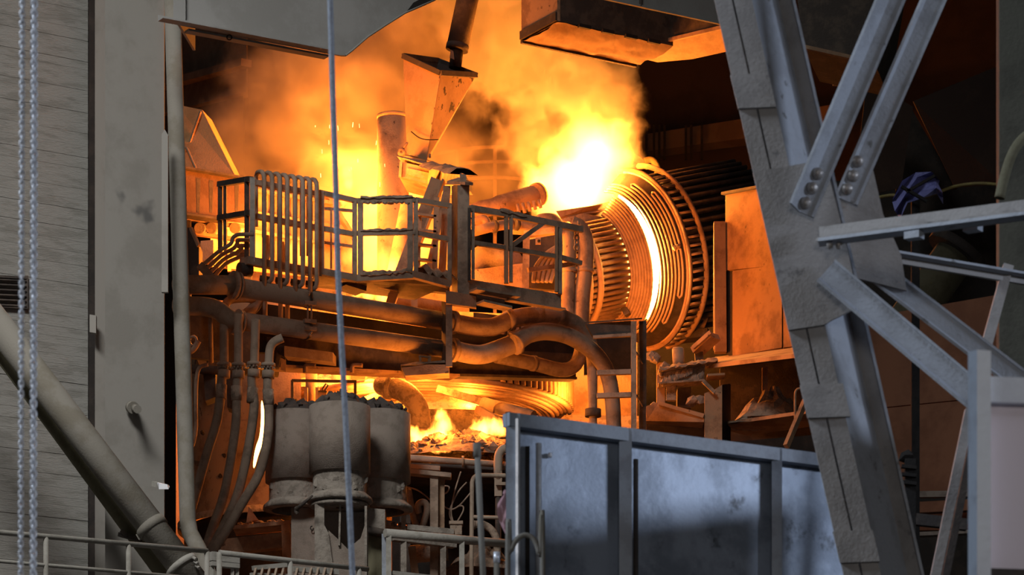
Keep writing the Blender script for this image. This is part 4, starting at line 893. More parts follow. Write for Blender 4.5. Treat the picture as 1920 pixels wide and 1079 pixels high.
# glowing scraps on a ledge behind the hoses
t = T('hot_ledge', 'brown ledge littered with glowing scrap behind the hanging hoses', 'ledge')
t.part('ledge', M().bar(P(440, 996, 43.2), P(560, 985, 43.2), .5, .05), K['rust'])
t.part('beam', M().bar(P(400, 1030, 43.5), P(560, 1012, 43.5), .2, .2), K['rust'])
t.part('bracket', M().bar(P(536, 985, 43), P(540, 1090, 43), .12, .1, YV), K['rust'])
t.part('gusset', M().poly([P(466, 950, 43.6), P(484, 975, 43.6), P(462, 980, 43.6)], (0, .08, 0)), K['rust'])
lm = M(); rnd = random.Random(8)
for k in range(60): x = rnd.uniform(450, 540); lm.lump(P(x, 988-(x-440)*.07+rnd.uniform(-5, 3), 43.2+rnd.uniform(-.2, .2)), rnd.uniform(.02, .05), k, (1.4, 1, .6))
t.part('scrap', lm, K['slag'], kind='stuff')
# ---------------------------------------------------------------- step stand and machinery right of the hoses
t = T('step_stand', 'narrow steel stand with rungs below the bell mouth', 'stand')
y5 = 44.4
t.part('top_plate', M().poly([P(1097, 607, y5), P(1190, 600, y5-.1), P(1204, 599, y5+.2), P(1130, 604, y5+.6)], (0, 0, .02)), K['dark'])
t.part('channel', pplate([(1098, 608), (1184, 602), (1184, 630), (1112, 632)], y5, .1), K['dark'])
t.part('lower_bar', M().bar(P(1112, 633, y5), P(1184, 628, y5), .05, .04), K['dust'])
t.part('post', M().bar(P(1188, 604, y5-.05), Vector((P(1188, 604, y5).x, y5-.05, ZS)), 10*S(44), .08, YV), K['dust'])
t.part('post', M().bar(P(1205, 604, y5+.3), Vector((P(1205, 604, y5).x, y5+.3, ZS)), 14*S(44), .1, YV), K['dark'])
for y in (700, 743): t.part('rung', M().bar(P(1119, y, y5-.05), P(1184, y-2, y5-.05), .08, .065), K['dust'])
for y in (660, 740): t.part('brace', M().bar(P(1192, y, y5), P(1205, y+22, y5+.25), .02, .02), K['dust'])
t.part('dark_backdrop', pplate([(1095, 612), (1186, 606), (1186, 694), (1095, 704)], 46.6, .05), K['black'])  # added black sheet that darkens the view behind the stand
t = T('dusty_beam', 'short beam thickly crusted with dust right of the step stand', 'beam')
y6 = 46.5
t.part('flange', M().bar(P(1234, 699, y6), P(1322, 683, y6), .3, .03), K['crust']); t.part('flange', M().bar(P(1234, 723, y6), P(1320, 717, y6), .3, .025), K['crust'])
t.part('web', pplate([(1238, 700), (1322, 684), (1320, 716), (1238, 722)], y6, .06), K['crust'])
c1 = M(); crust(c1, P(1236, 697, y6), P(1345, 679, y6), .35, .07, 31, 18); t.part('dust_crust', c1, K['crust'])
for k in range(26): t.part('scab', M().lump(P(1240+k*3.1, 700+((k*17) % 18)-k*.25, y6-.04), .035, k, (1, .6, 1.8)), K['crust'])
t = T('stub_cylinder', 'short pale cylinder standing on the dusty beam', 'cylinder')
t.part('body', M().tube([P(1271, 655, 46.6), P(1273, 692, 46.6)], .087, 18), K['pipe']); t.part('cap', M().lathe(P(1271, 655, 46.6), ZV, [(0, .087), (.015, .075), (.02, 0)], 18), K['pipe'])
t = T('machine_post', 'square orange-lit post below the dusty beam', 'post')
t.part('front', pplate([(1321, 738), (1338, 732), (1354, 722), (1354, 860), (1321, 860)], 46.2, .05), K['rust'])
t.part('side', M().poly([P(1354, 722, 46.2), P(1368, 720, 46.7), P(1368, 860, 46.7), P(1354, 860, 46.2)], (.02, .05, 0)), K['black'])
t.part('cap', M().bar(P(1325, 708, 46.3), P(1358, 706, 46.3), .3, .03), K['rust'])
t.part('ragged_strap', M().bar(P(1318, 715, 46.1), P(1340, 737, 46.1), .06, .05), K['crust'])
t = T('machine_bed', 'low rusty machine bed with dust behind the blue screen', 'machine')
t.part('bed', M().poly([P(1212, 762, 46.4), P(1236, 754, 46.4), P(1320, 776, 46.2), P(1320, 792, 46.2), P(1212, 790, 46.4)], (0, .6, 0)), K['rust'])
t.part('back_plate', pplate([(1190, 590), (1372, 580), (1372, 900), (1190, 900)], 52.6, .1), K['black'])  # black sheet added to darken what lies behind the machine
t.part('rim', M().bar(P(1236, 757, 46.35), P(1320, 782, 46.2), .08, .05), K['rust'])
t.part('skirt', pplate([(1212, 795), (1260, 786), (1330, 792), (1330, 850), (1212, 850)], 46.6, .3), K['dark'])
t.part('upright', M().bar(P(1239, 682, 46.7), P(1239, 758, 46.7), .12, .12, YV), K['rust']); t.part('upright', M().bar(P(1258, 722, 46.6), P(1258, 752, 46.6), .14, .1, YV), K['crust'])
t.part('block', M().poly([P(1270, 728, 46.8), P(1296, 726, 46.8), P(1296, 765, 46.8), P(1270, 762, 46.8)], (0, .3, 0)), K['dark'])
for k, (x, y) in enumerate(((1222, 668), (1232, 672), (1245, 690), (1300, 752), (1312, 748), (1225, 765))): t.part('lump', M().lump(P(x, y, 46.5), .1, k, (1, .8, .8)), K['crust'])
t = T('tilted_trough', 'small steel trough tilted up beside the cabinet foot', 'trough')
t.part('trough', M().bar(P(1306, 660, 47), P(1340, 630, 46.8), .25, .1), K['rust']); t.part('lip', M().bar(P(1300, 652, 46.8), P(1333, 623, 46.6), .04, .06), K['rust']); t.part('support', M().bar(P(1310, 662, 47), P(1312, 690, 47), .12, .1, YV), K['dark'])
# rust-lit cabinets
cf = along(1362, 48.2, EE)
K['cabinet'] = mat('rusty_cabinet', (.24, .14, .075), (.15, .085, .045), scale=1.6, spots=((.05, .03, .02), 7, .66, .76))
t = T('duct_cabinet', 'tall rust-lit steel enclosure panels behind the crane leg', 'cabinet')
t.part('upper_panel', pplate([(1361, 364), (1560, 326), (1560, 488), (1361, 507)], cf, .1), K['cabinet'])
t.part('lower_panel', pplate([(1374, 508), (1466, 496), (1466, 652), (1374, 668)], cf, .1), K['cabinet'])
t.part('lower_panel', pplate([(1469, 496), (1570, 486), (1570, 640), (1469, 652)], cf, .1), K['cabinet'])
t.part('edge_post', M().bar(P(1349, 418, cf(1349)-.1), P(1351, 662, cf(1351)-.1), 22*S(48), .15, YV), K['cabinet'])
t.part('slit', pplate([(1361, 500), (1374, 500), (1374, 668), (1361, 664)], lambda x: cf(x)+.06, .05), K['black'])
t.part('top_edge', M().bar(P(1358, 364, cf(1358)), P(1560, 326, cf(1560)), .12, .04), K['dark'])
t.part('side_panel', pplate([(1338, 440), (1362, 436), (1362, 660), (1338, 655)], 48.8, .1), K['cabinet'])
t = T('cabinet_deck', 'dark deck and rubble shelf under the rust-lit enclosure', 'deck')
t.part('deck', M().poly([P(1325, 684, 46.6), P(1560, 655, 43.8), P(1560, 640, 46.5), P(1340, 670, 48.8)], (0, 0, -.06)), K['rust'])
t.part('back', pplate([(1350, 690), (1560, 668), (1560, 860), (1350, 860)], 47.6, .1), K['dark'])
t.part('shelf', M().bar(P(1370, 806, 47), P(1540, 782, 46), .8, .05), K['rust'])
t.part('mound', heap(1448, 790, 46.8, .55, .4, .45, 33, .2, 20, 6), K['crust'])
t.part('mound', heap(1400, 800, 46.6, .35, .3, .12, 34, .3, 16, 4), K['crust'])
t.part('post', M().bar(P(1434, 690, 46.9), P(1434, 770, 46.9), .08, .08, YV), K['rust'])
t.part('lower_block', pplate([(1360, 830), (1540, 815), (1540, 900), (1360, 900)], 46.0, .3), K['black'])
t = T('stair_rail', 'thin bent handrail and slanting stringer beside the rubble shelf', 'railing')
t.part('hand_rail', M().tube(curve([P(1491, 790, 44.5), P(1491, 745, 44.5), P(1493, 733, 44.5), P(1501, 729, 44.5), P(1525, 728, 44.5)], 4), .018, 8), K['rust'])
t.part('stringer', M().bar(P(1474, 838, 44.2), P(1510, 752, 44.6), .06, .08), K['rust'])
# ---------------------------------------------------------------- hood at the upper right
t = T('overhead_box', 'brown overhead box hood with an orange-lit underside', 'hood')
yn = 44.6; N0 = P(1045, 39, yn); nf = along(1045, yn)
def away(p, L): return p+Vector((-.53, .848, 0))*L
lf_ = along(1045, yn, (-.53, .848)); Fl = P(978, 60, lf_(978)); dz = 3.0; dep = (Fl-N0).length
N1 = P(1262, 75, nf(1262))
B0 = Vector((N0.x, N0.y, N0.z)); B1 = Vector((N1.x, N1.y, N0.z))
def boxs(a, b, d1, z0, z1, th): pass
t.part('front_sheet', M().poly([B0, B1, B1+ZV*dz, B0+ZV*dz], (-.02, .04, 0)), K['dark'])
F0 = away(B0, dep); F1 = away(B1, dep)
t.part('side_sheet', M().poly([B0, F0, F0+ZV*dz, B0+ZV*dz], (.04, .02, 0)), K['rust'])
t.part('side_angle', M().bar(B0+ZV*.06, F0+ZV*.06, .06, .12), K['dark'])
# sagging underside
vv = []; n1, n2 = 14, 8
rnd = random.Random(2)
for i in range(n1+1):
    for j in range(n2+1):
        p = B0.lerp(B1, i/n1)+(F0-B0)*(j/n2); p.z -= .05*math.sin(math.pi*j/n2)*rnd.uniform(.3, 1.2)+.02*rnd.random(); vv.append(p)
K['lagging'] = mat('sagging_lagging', (.24, .145, .08), (.18, .105, .055), scale=3, bump=.5, bscale=12, stretch=(1, .4, 1))
t.part('underside', M().add(vv, [(i*(n2+1)+j, i*(n2+1)+j+1, (i+1)*(n2+1)+j+1, (i+1)*(n2+1)+j) for i in range(n1) for j in range(n2)], True), K['lagging'])
for k in range(4):
    u = .18+k*.2; a = B0.lerp(B1, u); b = B0.lerp(B1, u+.1); t.part('clip', M().bar(a-YV*.03-ZV*.01, b-YV*.03-ZV*.01, .05, .05), K['black'])
t.part('end_sheet', M().poly([F0, F1, F1+ZV*dz, F0+ZV*dz], (0, .04, 0)), K['rust'])
t.part('bottom_angle', M().bar(F0-ZV*.02, F1-ZV*.02, .05, .05), K['dark'])
t = T('overhead_box', 'larger overhead panel with a bowed orange-lit underside next to the brown box hood', 'hood')
yq = nf(1262)
pts = [P(1262, 74, yq), P(1350, 52, yq-1.1), P(1440, 40, yq-2.2), P(1440, 90, yq-.6), P(1362, 97, yq+.3), P(1336, 99, yq+.8), P(1298, 111, yq+1.2), P(1233, 117, yq+1.9), P(1150, 97, yq+1.6)]
t.part('underside', M().poly(pts, (0, 0, .04)), K['lagging'])
t.part('front_sheet', M().poly([P(1255, 73, yq-.02), P(1360, 49, yq-1.2), P(1360, -40, yq-1.2), P(1255, -40, yq-.02)], (.03, .05, 0)), K['dark'])
t.part('edge_strip', M().bar(P(1255, 75, yq-.03), P(1360, 50, yq-1.25), .05, .05), K['rust'])
t = T('overhead_cladding', 'pale grey cladding panels above the overhead box hood', 'cladding')
pcl = along(1200, 42.5)
t.part('panel', pplate([(1120, -60), (1199, -60), (1199, 12), (1120, -8)], pcl, .05), K['hood']); t.part('panel', pplate([(1202, -60), (1420, -60), (1420, 58), (1202, 13)], pcl, .05), K['hood'])
t.part('joint', M().bar(P(1200.5, -60, pcl(1200)-.02), P(1200.5, 12, pcl(1200)-.02), .03, .04, YV), K['dark'])
t.part('drip_edge', M().bar(P(1120, -6, pcl(1120)-.02), P(1420, 59, pcl(1420)-.02), .04, .03), K['hood'])
# ---------------------------------------------------------------- crane leg in the foreground
SL = .2244; YA = 14.0
xL = lambda y: 1340+SL*y; xR = lambda y: 1410+SL*y; xS = lambda y: 1488+SL*y; xM = lambda y: 1374+SL*y
T0, T1 = -120, 2829
t = T('crane_leg', 'slanting riveted steel crane leg built up from channels and batten plates', 'crane leg')
t.part('channel', pplate([(xL(T0), T0), (xM(T0)-2, T0), (xM(T1)-2, T1), (xL(T1), T1)], YA, .015), K['frame']); t.part('channel', pplate([(xM(T0)+2, T0), (xR(T0), T0), (xR(T1), T1), (xM(T1)+2, T1)], YA, .015), K['frame'])
t.part('rear_plate', pplate([(xL(T0)+10, T0), (xR(T0), T0), (xR(T1), T1), (xL(T1)+10, T1)], YA+.2, .015), K['dark'])
def side(y0, y1, a, b, ya, yb): return M().poly([P(xR(y0)+a, y0, YA+ya), P(xR(y0)+b, y0, YA+yb), P(xR(y1)+b, y1, YA+yb), P(xR(y1)+a, y1, YA+ya)], (-.012, .012, 0))
t.part('side_web', side(T0, T1, 0, 50, .0, .22), K['brace']); t.part('side_flange', side(T0, T1, 48, 79, .22, .16), K['frame'])
t.part('lip', M().bar(P(xS(T0), T0, YA+.15), P(xS(T1), T1, YA+.15), .012, .012), K['brace'])
for y0, y1, e in ((137, 203, 0), (719, 784, 9), (994, 1056, 3), (1300, 1370, 3), (1620, 1690, 3)):
    t.part('batten_plate', pplate([(xL(y0)-1, y0+3), (xR(y0)+e, y0), (xR(y1)+e, y1-3), (xL(y1)-1, y1)], YA-.022, .022), K['frame'])
t.part('gusset_plate', pplate([(1412, 322), (1478, 312), (1540, 300), (1553, 326), (1590, 470), (1611, 575), (1560, 600), (1546, 609), (1479, 619)], YA-.024, .022), K['frame'])
t.part('rear_gusset', pplate([(1556, 380), (1600, 330), (1634, 305), (1656, 402), (1690, 480), (1700, 545), (1600, 520)], YA+.35, .02), K['frame'])
# braces
def angle(p0, p1, w, h, th, side_, face, nm='brace'):
    """L angle: leg 'face' wide w (in the picture plane), leg turned to the viewer h"""
    return M().prof(p0, p1, [(0, 0), (w, 0), (w, th), (th, th), (th, h), (0, h)], side_, face)
def brace(name, lab, a, b, w, Y1, Y2, bolts, rim=.09):
    t = T(name, lab, 'brace')
    p0 = P(a[0], a[1], Y1); p1 = P(b[0], b[1], Y2); d = (p1-p0).normalized(); sd = d.cross(YV).normalized()
    if sd.x < 0: sd = -sd
    fc = sd.cross(d).normalized()
    if fc.y > 0: fc = -fc
    m1 = M().prof(p0, p1, [(0, 0), (w, 0), (w, .012), (0, .012)], sd, fc); lg_ = t.part('leg', m1, K['brace'])
    sl = (fc*.8-sd*.55).normalized()
    t.part('flange', M().prof(p0, p1, [(0, 0), (.012, 0), (.012, rim), (0, rim)], (sd*.8+fc*.3).normalized(), sl), K['brace'])
    t.part('edge', M().prof(p0+sd*w, p1+sd*w, [(-.006, 0), (.006, 0), (.006, .02), (-.006, .02)], sd, fc), K['brace'])
    for x, y in bolts:
        c = P(x, y, Y1-.03)
        t.part('bolt', M().lathe(c, -YV, [(-.02, .026), (.0, .026), (.012, .022), (.02, .012), (.022, 0)], 12), K['bolt'], lg_)
    return t
t = brace('diagonal_brace', 'pale blue-grey angle brace rising from the front gusset, held by three bolts', (1497, 398), (1690, -60), .066, 13.94, 13.94, ((1533, 325), (1523, 352), (1511, 380)))
t = brace('diagonal_brace', 'darker grey angle brace rising behind the pale one, held by three bolts', (1572, 372), (1760, -60), .085, 14.33, 14.33, ((1609, 302), (1600, 329), (1589, 354)), .035)
t = brace('diagonal_brace', 'pale angle brace falling from the crane leg towards the white gate', (1536, 524), (2280, 1151), .1, 13.94, 13.8, (), .04)
t = brace('diagonal_brace', 'pale angle brace falling behind the front one towards the white gate', (1606, 502), (2300, 1034), .085, 14.4, 14.2, (), .03)
t = T('tie_beam', 'dust-covered horizontal angle beam bolted to the crane leg', 'beam')
p0 = P(1536, 462, 13.93); p1 = P(1536+454*2.2, 462-58*2.2, 12.4)
u_ = Vector((0, 0, 1)); f_ = Vector((-.16, -1, 0)).normalized()
t.part('web', M().prof(p0, p1, [(0, 0), (.012, 0), (.012, .085), (0, .085)], -f_, u_), K['frame'])
t.part('flange', M().prof(p0, p1, [(0, 0), (.08, 0), (.08, .014), (0, .014)], f_, u_), K['brace'])
cm = M(); crust(cm, p0+f_*.03+ZV*.014, p1+f_*.03+ZV*.014, .06, .02, 41, 60); t.part('dust_layer', cm, K['frame'])
for x in (1556, 1573): t.part('rivet', M().lathe(P(x, 462, 13.85), -ZV, [(-.01, .016), (.01, .012), (.015, 0)], 10), K['bolt'])
for x in (1700, 1810): t.part('joint_plate', M().bar(P(x, 444-(x-1700)*.128, 13.6), P(x+28, 440-(x-1700)*.128, 13.56), .05, .03), K['brace'])
t = T('tie_beam', 'thin dark beam running behind the crossing braces to the rear column', 'beam')
t.part('web', M().bar(P(1672, 482, 15), P(2308, 588, 16.2), .02, .055), K['frame']); t.part('flange', M().bar(P(1672, 474, 14.95), P(2308, 580, 16.15), .06, .012), K['brace'])
K['rearcol'] = mat('dim_olive_paint', (.075, .073, .055), (.055, .053, .04), scale=3)
t = T('rear_column', 'dull olive-grey rear column with a hose curving past it', 'column')
t.part('flange', M().poly([P(1874, -150, 17), P(1990, -150, 17), P(1990, 2660, 17), P(1874, 2660, 17)], (0, .03, 0)), K['rearcol'])
t.part('side', M().poly([P(1868, -150, 17.4), P(1874, -150, 17), P(1874, 2660, 17), P(1868, 2660, 17.4)], (.02, .02, 0)), K['dark'])
t.part('hose', M().tube(curve([P(1874, 372, 16.8), P(1884, 330, 16.8), P(1900, 285, 16.8), P(1925, 255, 16.8), P(1970, 235, 16.8)], 5), .028, 10), K['olive'])
t = T('back_strut', 'dark twin-bar strut leaning beside the white gate', 'strut')
t.part('bar', M().bar(P(1818, 770, 15.2), P(1702, 1330, 15.2), .045, .05, YV), K['frame']); t.part('bar', M().bar(P(1836, 770, 15.3), P(1722, 1330, 15.3), .035, .05, YV), K['dark'])
t.part('upper_bar', M().bar(P(1890, 500, 15.4), P(1838, 690, 15.3), .05, .05, YV), K['frame'])
# ---------------------------------------------------------------- dim bay behind the crane leg
t = T('rust_screen', 'large dull rust-red sheet wall behind the crossing braces', 'screen')
rs = along(1660, 27, EE)
t.part('upper_sheet', pplate([(1600, 600), (1900, 548), (1900, 740), (1600, 770)], lambda x: 27.0-(x-1660)*.003, .05), K['orangewall'])
t.part('lower_sheet', pplate([(1600, 772), (1900, 742), (1900, 925), (1700, 934), (1600, 930)], lambda x: 27.0-(x-1660)*.003, .05), K['orangewall'])
t.part('bottom_edge', M().bar(P(1600, 930, 26.9), P(1900, 926, 26.3), .06, .05), K['dust'])
t.part('leg', M().bar(P(1640, 900, 27.2), Vector((P(1640, 900, 27.2).x, 27.2, 0)), .15, .15, YV), K['dark']); t.part('leg', M().bar(P(1880, 900, 26.5), Vector((P(1880, 900, 26.5).x, 26.5, 0)), .15, .15, YV), K['dark'])
for y, k_ in ((952, 'orangewall'), (1002, 'dust')): t.part('cross_rail', M().bar(P(1600, y+8, 26.8), P(1880, y-6, 26.3), .1, .09 if y < 960 else .03), K[k_])
t.part('kick_sheet', pplate([(1600, 968), (1880, 950), (1880, 990), (1600, 1000)], 27, .05), K['orangewall'])
t = T('hydraulic_post', 'black post with lugs standing just right of the crane leg', 'post')
t.part('post', M().bar(P(1706, 862, 20), Vector((P(1706, 862, 20).x, 20, 0)), 20*S(20), .06, YV), K['black']); t.part('cap', M().lump(P(1702, 856, 20), .05, 3, (1, 1, .8)), K['black'])
for y in (875, 890, 905): t.part('lug', M().bar(P(1690, y, 19.95), P(1718, y+3, 19.95), .04, .02), K['black'])
t.part('arm', M().bar(P(1716, 975, 20), P(1812, 985, 20), .06, .07), K['dark'])
t = T('dark_duct', 'dark slanted duct casing above the crane leg brace', 'duct')
t.part('casing', M().poly([P(1480, -120, 36), P(1680, -120, 36), P(1640, 118, 36), P(1506, 88, 36)], (.3, 1.2, 0)), K['dark'])
t.part('lower_edge', M().bar(P(1506, 88, 35.95), P(1640, 118, 35.95), .05, .04), K['rust'])
t.part('orange_box', M().poly([P(1566, 108, 37.5), P(1592, 112, 37.5), P(1590, 148, 37.5), P(1566, 146, 37.5)], (0, .3, 0)), K['rust'])
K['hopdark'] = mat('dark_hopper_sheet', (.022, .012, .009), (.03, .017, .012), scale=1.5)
t = T('dark_hopper', 'dark brown hopper plates with a black gap in the dim bay', 'hopper')
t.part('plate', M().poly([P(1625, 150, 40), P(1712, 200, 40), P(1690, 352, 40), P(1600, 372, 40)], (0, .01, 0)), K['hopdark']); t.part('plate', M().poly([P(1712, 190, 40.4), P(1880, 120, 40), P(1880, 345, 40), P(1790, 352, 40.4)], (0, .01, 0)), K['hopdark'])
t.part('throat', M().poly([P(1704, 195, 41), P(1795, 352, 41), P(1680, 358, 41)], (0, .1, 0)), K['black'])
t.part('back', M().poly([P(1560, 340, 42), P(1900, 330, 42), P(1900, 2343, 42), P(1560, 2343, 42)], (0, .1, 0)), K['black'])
t = T('plastic_sheet', 'crumpled blue-violet plastic film draped in the dim bay', 'plastic sheet')
vv = []; rnd = random.Random(6)
gx = [(1672, 372), (1690, 340), (1716, 324), (1748, 322), (1760, 340)]
for i in range(5):
    for j in range(5):
        x, y = gx[i]; vv.append(P(x+j*3+rnd.uniform(-4, 4), y+j*11+rnd.uniform(-4, 4)*(1 if j else .3), 24+rnd.uniform(-.15, .15)))
sh = M().add(vv, [(i*5+j, i*5+j+1, (i+1)*5+j+1, (i+1)*5+j) for i in range(4) for j in range(4)])
t.part('film', sh, K['plastic'])
t.part('prop', M().bar(P(1716, 370, 24.2), Vector((P(1716, 0, 24.2).x, 24.2, 0)), .06, .06, YV), K['black'])
t.part('dark_strap', M().bar(P(1700, 360, 23.8), P(1752, 330, 23.8), .03, .02).bar(P(1690, 350, 23.8), P(1738, 378, 23.8), .03, .02), K['black'])
m = M().tube(curve([P(1640, 372, 24.2), P(1675, 366, 24.2), P(1700, 374, 24.1), P(1740, 368, 24.1), P(1790, 350, 24.2), P(1840, 344, 24.2), P(1900, 350, 24.2)], 5), .012, 6)
solo('slack_line', m, K['yellow'], 'slack dull yellow line strung across the dim bay', 'line')
t = T('bay_pipe', 'dark fat pipe with a flange deep in the bay below the tie beam', 'pipe')
t.part('pipe', M().tube([P(1790, 480, 30), P(1690, 620, 30), Vector((P(1650, 0, 30).x, 30, 8)), Vector((P(1650, 0, 30).x, 30, 0))], .2, 16), K['olive']); t.part('flange', M().tube([P(1800, 466, 30), P(1790, 480, 30)], .3, 16), K['dark'])
# ---------------------------------------------------------------- blue-grey screen in the foreground
t = T('steel_screen', 'tall blue-grey steel screen of framed sheets, spotted with soot', 'screen')
wf = along(955, 14.6); BOT = 2795
def up_(x0, x1, y0, off, th): return M().poly([P(x0, y0, wf(x0)+off), P(x1, y0+(x1-x0)*.13, wf(x1)+off), Vector((P(x1, y0, wf(x1)).x, wf(x1)+off, 0)), Vector((P(x0, y0, wf(x0)).x, wf(x0)+off, 0))], (0, th, 0))
def wp(x, y, off=0): return P(x, y, wf(x)+off)
for (x0, x1) in ((972, 1162), (1183, 1446), (1464, 1625)):
    ya = 785+(x0-960)*.131; yb = 785+(x1-960)*.131
    t.part('sheet', M().poly([wp(x0, ya, .02), wp(x1, yb, .02), Vector((wp(x1, 0).x, wp(x1, 0).y+.02, 0)), Vector((wp(x0, 0).x, wp(x0, 0).y+.02, 0))], (0, .01, 0)), K['fence'])
for x, w in ((962, 26), (1172, 24), (1455, 20)):
    p = wp(x, 780+(x-960)*.131); t.part('post', M().bar(p-YV*.02, Vector((p.x, p.y-.02, 0)), w*S(14.8), .07, YV), K['fframe'])
t.part('top_rail', M().bar(wp(949, 788, -.03), wp(1630, 877, -.03), .06, 24*S(15)), K['fframe'])
t.part('end_post', M().bar(wp(953, 778, .05), Vector((wp(953, 0).x, wp(953, 0, .05).y, 0)), 10*S(14.6), .12, YV), K['dark'])
t.part('bright_edge', M().bar(wp(969, 786, -.07), Vector((wp(969, 0).x, wp(969, 0, -.07).y, 0)), .012, .02, YV), K['galv'])
t.part('slot', M().bar(wp(989, 838, -.01), Vector((wp(989, 0).x, wp(989, 0, -.01).y, 0)), .02, .02, YV), K['black'])
t.part('slide_tube', M().tube([wp(1010, 832, -.04), Vector((wp(1010, 0).x, wp(1010, 0, -.04).y, 0))], .014, 10), K['galv'])
t.part('slide_tube', M().tube([wp(1192, 862, -.03), Vector((wp(1192, 0).x, wp(1192, 0, -.03).y, 0))], .012, 10), K['dark'])
t.part('bolt_head', M().lathe(wp(1031, 854, 0), -YV, [(-.01, .012), (.012, .01), (.015, 0)], 10), K['white'])
t = T('upright_rod', 'thin grey rod with a knob top standing by the steel screen', 'rod')
t.part('rod', M().tube([P(895, 850, 13.8), P(906, 1085, 13.8), Vector((P(906, 1085, 13.8).x, 13.8, 0))], .013, 10), K['graypipe']); t.part('knob', M().tube([P(894, 832, 13.8), P(895, 858, 13.8)], .017, 10), K['graypipe'])
t = T('upright_rod', 'short thin rod beside the taller knobbed one', 'rod')
t.part('rod', M().tube([P(931, 1050, 13.8), Vector((P(931, 1050, 13.8).x, 13.8, 0))], .012, 10), K['graypipe']); t.part('cap', M().tube([P(931, 1036, 13.8), P(931, 1056, 13.8)], .014, 10), K['galv'])
m = M().tube(curve([Vector((P(950, 1100, 14.2).x, 14.2, .6)), P(952, 1100, 14.2), P(957, 1040, 14.2), P(968, 1014, 14.2), P(985, 1004, 14.2), P(1002, 1014, 14.2), P(1012, 1045, 14.2), P(1018, 1100, 14.2), Vector((P(1022, 1100, 14.2).x, 14.2, .0))], 6), .012, 10)
solo('hose_loop', m, K['graypipe'], 'grey hose looped upright against the corner of the steel screen', 'hose')
t = T('cloth_tag', 'faded pink cloth tied at the corner of the steel screen', 'cloth')
vv = []
for i in range(9):
    y = 925+i*10; w = [2, 5, 8, 9, 9, 8, 6, 4, 2][i]; c = P(948+i*.6, y, 14.57)
    for j in range(4): vv.append(c+Vector(((j-3)/3*w*2*S(14.5), .012*math.sin(i*1.3+j*2), 0)))
t.part('cloth', M().add(vv, [(i*4+j, i*4+j+1, (i+1)*4+j+1, (i+1)*4+j) for i in range(8) for j in range(3)], True), K['pinkcloth'])
t.part('knot', M().lump(P(947, 924, 14.57), .012, 2), K['pinkcloth'])
# ---------------------------------------------------------------- white gate in the near corner
t = T('white_gate', 'near white-painted steel gate with pale pink sheet infill', 'gate')
wg = lambda x: 10.0+(x-1840)*.0004
t.part('post', M().poly([P(1832, 656, 10), P(1858, 658, 10), Vector((P(1858, 0, 10).x, 10, 0)), Vector((P(1832, 0, 10).x, 10, 0))], (0, .06, 0)), K['white'])
t.part('post', M().poly([P(2590, 700, 10.2), P(2620, 702, 10.2), Vector((P(2620, 0, 10.2).x, 10.2, 0)), Vector((P(2590, 0, 10.2).x, 10.2, 0))], (0, .06, 0)), K['white'])
t.part('post_side', M().poly([P(1815, 660, 10.1), P(1832, 656, 10), Vector((P(1832, 0, 10).x, 10, 0)), Vector((P(1815, 0, 10.1).x, 10.1, 0))], (.005, .03, 0)), K['fframe'])
t.part('top_rail', M().poly([P(1858, 706, 10.02), P(2600, 737, 10.2), P(2600, 777, 10.2), P(1858, 754, 10.02)], (0, .05, 0)), K['white'])
t.part('sheet', M().poly([P(1858, 752, 10.06), P(2600, 775, 10.24), P(2600, 1097, 10.24), P(1858, 1066, 10.06)], (0, .01, 0)), K['pink'])
t.part('bottom_rail', M().poly([P(1858, 1066, 10.03), P(2600, 1090, 10.2), P(2600, 1130, 10.2), P(1858, 1106, 10.03)], (0, .05, 0)), K['dark'])
# ---------------------------------------------------------------- fire, smoke and haze
def point(px, py, Y, e, r=.25, col=(1, .25, .025)):
    l = bpy.data.lights.new('flame_light', 'POINT'); l.energy = e; l.color = col; l.shadow_soft_size = r
    o = bpy.data.objects.new('flame_light', l); C.objects.link(o); o.location = P(px, py, Y); return o
def hull(name, blobs, grow=1.12):
    """closed domain mesh: a tube of circles through the blob centres would leak, so take the convex hull of little balls"""
    import bmesh
    bm = bmesh.new()
    for (x, y, Y, r) in blobs:
        c = P(x, y, Y); R = r*Y/F*grow
        for i in range(5):
            ph = math.pi*i/4
            for j in range(8 if 0 < i < 4 else 1):
                th = 2*math.pi*j/8; bm.verts.new((c.x+R*math.sin(ph)*math.cos(th), c.y+R*math.sin(ph)*math.sin(th), c.z+R*math.cos(ph)))
    res = bmesh.ops.convex_hull(bm, input=list(bm.verts))
    bmesh.ops.delete(bm, geom=[v for v in bm.verts if not v.link_faces], context='VERTS')
    me = bpy.data.meshes.new(name); bm.to_mesh(me); bm.free(); return me
